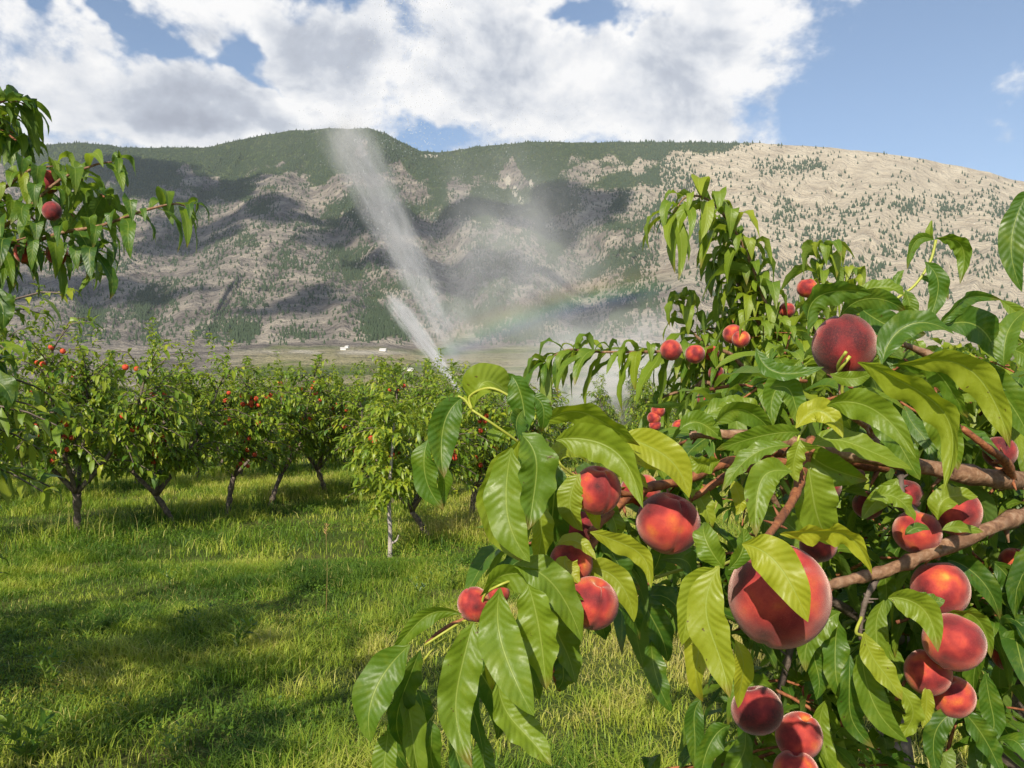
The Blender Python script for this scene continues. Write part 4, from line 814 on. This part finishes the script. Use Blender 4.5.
# tree whose branches come in at the left edge
LL = np.array([-2.55, 2.0, float(gz(-2.55, 2.0))])
lt = thing('peach_tree', tuple(LL), 'peach tree reaching in from the left edge, dark leaves hanging against the mountain', 'peach tree')
a = Acc(); a.add(*tube([LL + [0, 0, -.15], LL + [0, 0, .3], LL + [.05, 0, .75]], [.075, .06, .05], 12, .25, 3)); 
hubL = LL + np.array([.05, 0, .75])
for k in range(4): 
    b = k * 1.57 + .3; a.add(*tube([hubL, hubL + [math.cos(b) * .45, math.sin(b) * .45, .7], hubL + [math.cos(b) * .75, math.sin(b) * .75, 1.6]], [.04, .028, .012], 8, .25, k))
fpart(a, 'trunk', M_BARK, lt, LL)
LS = [([(-60, 300, 2.1), (0, 262, 2.1), (50, 236, 2.05), (100, 226, 2.0), (140, 212, 1.95), (172, 204, 1.95), (186, 206, 1.95)], 40, .11, .30, 1.15), ([(-30, 250, 2.1), (20, 215, 2.05), (60, 180, 2.0), (95, 165, 2.0), (112, 162, 2.0)], 26, .11, .36, 1.0),  # low leaf tones on this tree put its shade into the leaf colour
      ([(-40, 200, 2.1), (0, 190, 2.1), (30, 170, 2.05), (56, 166, 2.05)], 22, .12, .50, 1.0), ([(-30, 180, 2.1), (-5, 130, 2.1), (10, 105, 2.1), (14, 100, 2.1)], 20, .09, .28, .9), ([(-40, 260, 2.1), (20, 250, 2.1), (70, 256, 2.05), (96, 250, 2.0)], 24, .11, .22, 1.1), ([(-40, 300, 2.1), (0, 250, 2.05), (30, 236, 2.0)], 18, .115, .24, 1.0)]
rg = np.random.RandomState(19)
for pts, n, L, tone, dr in LS:
    tb = Acc(); a = Acc()
    pl = px_poly(pts); st = hubL + np.array([.55, .3, 1.0])
    tb.add(*tube([st, (st + pl[0]) / 2 + [0, 0, .05], pl[0]] + pl[1:], np.concatenate([[.016, .010], np.linspace(.006, .0016, len(pl))]), 7, .2, n, True, 4))
    shoot(a, pl, int(n * .95), L * 1.32, rg, droop=dr * 1.16, wr=.215, tone=tone, tsp=.24, nseg=10, ncr=2, fold=.36, ripple=.1, t0=.1, tuft=4)
    t2 = fpart(tb, 'branch', M_TWIG, lt, LL); fpart(a, 'leaf_cluster', M_LEAF, t2, LL)
a = Acc(); hero_leaf(a, [(-30, 300, 16, 290, 2, 330, 24, 2.0, 0, 20, .2), (-30, 385, 20, 370, 6, 412, 24, 2.0, 0, 20, .16), (-30, 285, -6, 290, 10, 320, 20, 2.0, 0, 10, .2), (-30, 370, 8, 376, 12, 404, 20, 2.0, 0, 10, .12)], 61)
tag(fpart(a, 'edge_leaves', M_LEAF, lt, LL), kind='stuff')
# the rest of this tree stands outside the frame and shades the lane
a = Acc(); rg = np.random.RandomState(23)
for j in range(110):
    b = rg.uniform(0, 6.28); r_ = rg.uniform(.2, 1.15); c = LL + [math.cos(b) * r_, math.sin(b) * r_, rg.uniform(.8, 3.0)]
    if c[0] > -1.0 - .22 * c[1] and c[1] > .6: continue
    if c[1] > 0 and c[0] / c[1] > -.78: continue
    v = rg.uniform(-1, 1, 3) * .25; shoot(a, [c - v, c + [0, 0, .04], c + v], 16, .14, rg, droop=.8, nseg=4, ncr=1)
tag(fpart(a, 'crown', M_LEAF_FAR, lt, LL), kind='stuff')
fill([(-30, 190), (30, 170), (100, 172), (125, 225), (105, 272), (40, 270), (-30, 300)], 9, 1.95, 2.3, .125, lt, LL, .24, 71, (7, 11), M_LEAF, .18, .23, 1.0, 8)
fill([(-40, 95), (16, 100), (26, 130), (0, 160), (-40, 160)], 7, 2.0, 2.2, .12, lt, LL, .20, 72, (7, 11), M_LEAF, .12, .27, 1.0, 8)
fill([(-60, 290), (-20, 290), (-16, 400), (-60, 400)], 5, 2.0, 2.2, .14, lt, LL, .16, 73, (6, 9), M_LEAF, .16, .27, 1.0, 8)
for x, y, r, d, lb in [(52, 211, 9, 1.90, 'bright red peach lit between dark leaves at the upper left'), (48, 182, 11, 2.06, 'dark shaded peach above the bright red one at the left'), (26, 252, 11, 2.08, 'dusky brownish peach at the left edge, lower left of the red one'), (57, 254, 10, 2.06, 'dusky brownish peach straight below the bright red one')]:
    peach(x, y, r, d, (10, 10, x * 3), lb, ME_PEACH, 'peaches on the tree at the left edge', 1.15)
# row neighbours behind the camera, which throw the shade on the near grass
tree(0, -3.9, 4.0, 1.0, .95, 'peach tree just outside the left edge whose shade falls on the lane', 'peach trees beside the photographer')
tree(1, -3.0, -.6, 2.0, 1.0, 'peach tree left of and behind the photographer', 'peach trees beside the photographer')
tree(2, 1.3, -2.1, 3.0, 1.0, 'peach tree right behind the photographer', 'peach trees beside the photographer', zsc=.9)

# weeds and tall stems in the lane
def weed(x, y, h, n, L, label, seed, tone=.4):
    rg = np.random.RandomState(seed); z = float(gz(x, y)); o = thing('weed', (x, y, z), label, 'weed', 'weeds standing in the lane')
    a = Acc(); s_ = Acc()
    for k in range(n):
        b = rg.uniform(0, 6.28); pl = [[0, 0, -.02], [math.cos(b) * h * .15, math.sin(b) * h * .15, h * .5], [math.cos(b) * h * .4, math.sin(b) * h * .4, h * rg.uniform(.7, 1)]]
        s_.add(*tube(pl, [.003, .002, .001], 5, 0, k, True, 2)); shoot(a, pl, 9, L, rg, droop=.35, wr=.3, tone=tone, nseg=3, ncr=1, t0=.25)
    s_.build('stem', M_STEM, o); a.build('foliage', M_LEAF_FAR, o)
def gp(u, v): Y = F * EYE / (v - HZ); return (u - CX) / F * Y, Y
for i, (u, v, h, n, L, lb) in enumerate([(196, 640, .24, 6, .06, 'dark leafy weed clump in the shade left of the taller one'), (236, 655, .28, 7, .07, 'tallest weed clump in the shaded middle of the lane'), (50, 690, .22, 6, .07, 'broad leaved weed low at the left in the shade'), (25, 768, .2, 5, .08, 'weed at the lower left corner of the grass'),
        (285, 560, .22, 6, .05, 'small green weed clump on the lit lane'), (170, 585, .2, 6, .05, 'low weed clump left of the lit lane'), (175, 768, .22, 6, .05, 'grassy weed clump at the bottom edge'), (450, 590, .3, 8, .05, 'bushy weed right of the pale young trunk'), (420, 600, .26, 8, .05, 'bushy weed just below the pale young trunk')]):
    weed(*gp(u, v), h, n, L, lb, 40 + i, .35)
m, t = mat('dry_seed_head'); p = t.n('ShaderNodeBsdfPrincipled', {'Base Color': (.42, .25, .10, 1), 'Roughness': .8}); t.n('ShaderNodeOutputMaterial', {0: p.outputs[0]}); M_DRY = m
x, y = gp(326, 610); y = 7.0; x = (326 - CX) / F * 7.0
o = thing('dry_stalk', (x, y, float(gz(x, y))), 'tall thin dry stalk with a feathery tan seed head in the lit grass', 'dry stalk')
a = Acc(); a.add(*tube([[0, 0, 0], [.01, 0, .35], [0, 0, .70]], [.0016, .0012, .0010], 5)); a.build('stem', M_DRY, o)
a = Acc(); shoot(a, [[0, 0, .66], [.0, 0, .72], [.01, 0, .76]], 18, .04, np.random.RandomState(2), droop=.1, wr=.22, nseg=2, ncr=1); a.build('seed_head', M_DRY, o)

# ------------------------------------------------------------------ sprinkler water: real fog-like volumes standing in the orchard
def basis(a, b):
    z = nrm(b - a); x = nrm(np.cross(z, [0, 1, 0])); y = np.cross(z, x); return x, y, z
def water(name, a, b, ra, rb, dens, label, kind='stuff', fade0=.04, fade1=.3, streak=(6, 6, 1.2), sc=2.2, cat='water spray', hard=1.0, lo=.35, hi=.7):
    """a tapering plume from a to b; the mesh is a tapered tube, the vapour thins towards its skin"""
    a, b = np.array(a, float), np.array(b, float); L = np.linalg.norm(b - a); x, y, z = basis(a, b)
    n = 24; S = 20; V = []
    for i in range(S + 1):
        s = i / S; r = ra + (rb - ra) * s
        for j in range(n): V.append([math.cos(j / n * 6.28318) * r, math.sin(j / n * 6.28318) * r, s * L])
    g = np.arange((S + 1) * n).reshape(S + 1, n); gn = np.roll(g, -1, 1); Fq = np.stack([g[:-1], gn[:-1], gn[1:], g[1:]], -1).reshape(-1, 4)
    V += [[0, 0, 0], [0, 0, L]]; c0, c1 = (S + 1) * n, (S + 1) * n + 1
    Ft = np.concatenate([np.stack([np.full(n, c0), gn[0], g[0]], -1), np.stack([np.full(n, c1), g[-1], gn[-1]], -1)])
    m, t = mat(name + '_vapour'); o = t.n('ShaderNodeTexCoord').outputs['Object']; s3 = t.n('ShaderNodeSeparateXYZ', {0: o}).outputs
    rho = t.m('SQRT', t.m('ADD', t.m('MULTIPLY', s3[0], s3[0]), t.m('MULTIPLY', s3[1], s3[1])))
    s = t.m('DIVIDE', s3[2], L); rad = t.m('ADD', ra, t.m('MULTIPLY', s, rb - ra)); k = t.m('SUBTRACT', 1.0, t.m('DIVIDE', rho, rad), clamp=True)
    k = t.m('POWER', k, hard)
    st = t.n('ShaderNodeVectorMath', {0: o, 1: streak}, operation='MULTIPLY').outputs[0]
    nz = t.ss(t.noise(st, sc, 5, .65), lo, hi, .12, 1.7)
    e = t.m('MULTIPLY', t.ss(s, 0, fade0), t.ss(s, 1 - fade1, 1.0, 1, 0))
    d = t.m('MULTIPLY', t.m('MULTIPLY', k, nz), t.m('MULTIPLY', e, dens))
    t.n('ShaderNodeOutputMaterial', {1: t.n('ShaderNodeVolumePrincipled', {'Color': (.97, .98, 1, 1), 'Density': d, 'Anisotropy': -.45}).outputs[0]})
    ob = mesh(name, V, [Fq, Ft], m)
    from mathutils import Matrix
    ob.matrix_world = Matrix([[x[0], y[0], z[0], a[0]], [x[1], y[1], z[1], a[1]], [x[2], y[2], z[2], a[2]], [0, 0, 0, 1]])
    return tag(ob, label, cat, kind=kind)
water('water_jet', P(464, 396, 17), P(386, 291, 16), 0.07, .34, 52.0, 'short bright water jet rising to the left out of the orchard', fade0=.02, fade1=.55, hard=2.3, streak=(5, 5, .7), sc=2.6, lo=.42, hi=.60)
water('water_jet', P(470, 385, 24), P(333, 108, 22), 0.40, 1.05, 3.9, 'long pale plume of water climbing up left in front of the mountain', fade0=.42, fade1=.20, streak=(1.9, 1.9, .38), sc=1.9, hard=1.9, lo=.36, hi=.68)
def mist(loc, sc_, dens, label, seed, sharp=1.0):
    import bmesh
    bm = bmesh.new(); bmesh.ops.create_icosphere(bm, subdivisions=3, radius=1.0); me = bpy.data.meshes.new('spray_mist'); bm.to_mesh(me); bm.free()
    m, t = mat('mist_vapour'); o = t.n('ShaderNodeTexCoord').outputs['Object']
    ln = t.n('ShaderNodeVectorMath', {0: o}, operation='LENGTH').outputs['Value']; k = t.ss(ln, .05, 1.0, 1, 0)
    st = t.n('ShaderNodeVectorMath', {0: o, 1: (seed + 0.0, 0, 0)}, operation='ADD').outputs[0]
    nz = t.ss(t.noise(st, 2.6, 5, .6), .35, .70, .2, 1.5)
    t.n('ShaderNodeOutputMaterial', {1: t.n('ShaderNodeVolumePrincipled', {'Color': (.97, .98, 1, 1), 'Density': t.m('MULTIPLY', t.m('MULTIPLY', k, nz), dens), 'Anisotropy': -.4}).outputs[0]})
    me.materials.append(m); ob = bpy.data.objects.new('spray_mist', me); link(ob); ob.location = loc; ob.scale = sc_; ob.rotation_euler = (0, R(-18), 0)
    return tag(ob, label, 'mist', kind='stuff')
mist(P(520, 270, 24), (3.6, 2.0, 5.0), .24, 'thin veil of drifting spray right of the long plume', 1)
mist(P(600, 375, 26), (4.6, 2.5, 2.6), .38, 'dense low mist over the orchard left of the second tree', 2)
mist(P(455, 330, 25), (1.8, 1.5, 1.8), .30, 'small pale mist patch where the two jets cross', 5)
# the rainbow: a shallow curved volume with the bow's colours painted in by radius
A0 = np.array([math.tan(R(SUN_AZ)) * 1.0, 1.0, -math.tan(R(SUN_EL)) / math.cos(R(SUN_AZ))]) * 22 + [0, 0, EYE]
V = []; n = 40; Rb = 22 * 0.905
m, t = mat('painted_rainbow'); o = t.n('ShaderNodeTexCoord').outputs['Object']; s3 = t.n('ShaderNodeSeparateXYZ', {0: o}).outputs
rad = t.m('SQRT', t.m('ADD', t.m('MULTIPLY', s3[0], s3[0]), t.m('MULTIPLY', s3[2], s3[2]))); ang = t.m('ARCTAN2', s3[0], s3[2])
w_ = t.m('DIVIDE', t.m('SUBTRACT', rad, Rb - .55), 1.1)
colr = t.ramp(w_, [(0, (.30, .15, 1)), (.25, (.15, .45, 1)), (.45, (.15, 1, .35)), (.62, (1, .95, .12)), (.8, (1, .45, .08)), (1, (1, .12, .08))])
ds = t.m('MULTIPLY', t.m('MULTIPLY', t.ss(w_, 0, .3), t.ss(w_, .7, 1, 1, 0)), t.m('MULTIPLY', t.ss(ang, R(-36), R(-22)), t.ss(ang, R(-12), R(-2), 1, 0)))
ds = t.m('MULTIPLY', ds, t.m('MULTIPLY', t.ss(t.noise(o, .7, 3), .3, .7, .4, 1.4), .10))
t.n('ShaderNodeOutputMaterial', {1: t.n('ShaderNodeVolumePrincipled', {'Color': colr, 'Density': ds}).outputs[0]})
for i in range(n + 1):
    aa = R(-37 + 36 * i / n)
    for (r_, yy) in ((Rb - .6, -.5), (Rb + .6, -.5), (Rb + .6, .5), (Rb - .6, .5)): V.append([r_ * math.sin(aa), yy, r_ * math.cos(aa)])
g = np.arange((n + 1) * 4).reshape(n + 1, 4); gn = np.roll(g, -1, 1); Fq = [np.stack([g[:-1], g[1:], gn[1:], gn[:-1]], -1).reshape(-1, 4), np.array([[0, 1, 2, 3], [n * 4 + 3, n * 4 + 2, n * 4 + 1, n * 4]])]
ob = mesh('rainbow', V, Fq, m, smooth=False); ob.location = A0; tag(ob, 'faint rainbow arc standing in the spray in front of the mountain', 'rainbow', kind='stuff')
# flying drops
rg = np.random.RandomState(31); n = 900
tt = rg.rand(n); c = P(452, 340, 22)[None] * (1 - tt[:, None]) + P(330, 120, 20)[None] * tt[:, None] + rg.randn(n, 3) * (.12 + .45 * tt[:, None])
n2 = 900; c2 = np.stack([P(rg.normal(408, 26), rg.uniform(-30, 150), 9) for _ in range(n2)]); n3 = 1200; c3 = np.stack([P(rg.normal(480, 70), rg.uniform(100, 330), 18) for _ in range(n3)])
c = np.vstack([c, c2, c3]); r_ = np.concatenate([rg.uniform(.004, .010, n), rg.uniform(.002, .006, n2), rg.uniform(.004, .009, n3)])
oc = np.array([[1, 0, 0], [-1, 0, 0], [0, 1, 0], [0, -1, 0], [0, 0, 1.6], [0, 0, -1.6]]); of = np.array([[0, 2, 4], [2, 1, 4], [1, 3, 4], [3, 0, 4], [2, 0, 5], [1, 2, 5], [3, 1, 5], [0, 3, 5]])
V = c[:, None] + oc[None] * r_[:, None, None]; Fq = (of[None] + (np.arange(len(c)) * 6)[:, None, None]).reshape(-1, 3)
m, t = mat('water_drop'); p = t.n('ShaderNodeBsdfPrincipled', {'Base Color': (.9, .92, .95, 1), 'Roughness': .2}); tr = t.n('ShaderNodeBsdfTransparent')
t.n('ShaderNodeOutputMaterial', {0: t.n('ShaderNodeMixShader', {0: .55, 1: p.outputs[0], 2: tr.outputs[0]}).outputs[0]})
tag(mesh('water_drops', V, Fq, m), 'flying water drops sprinkled across the plume and the sky above it', 'water drops', kind='stuff')

# ------------------------------------------------------------------ haze
V = np.array([(x, y, z) for x in (-7500, 9500) for y in (-800, 6500) for z in (-160, 1900)], float)
m, t = mat('haze_air'); t.n('ShaderNodeOutputMaterial', {1: t.n('ShaderNodeVolumePrincipled', {'Color': (.80, .88, 1, 1), 'Density': 4.0e-5}).outputs[0]})
tag(mesh('haze', V, np.array([(0, 1, 3, 2), (4, 6, 7, 5), (0, 4, 5, 1), (2, 3, 7, 6), (0, 2, 6, 4), (1, 5, 7, 3)]), m, smooth=False), 'pale blue haze in the valley air', kind='stuff')
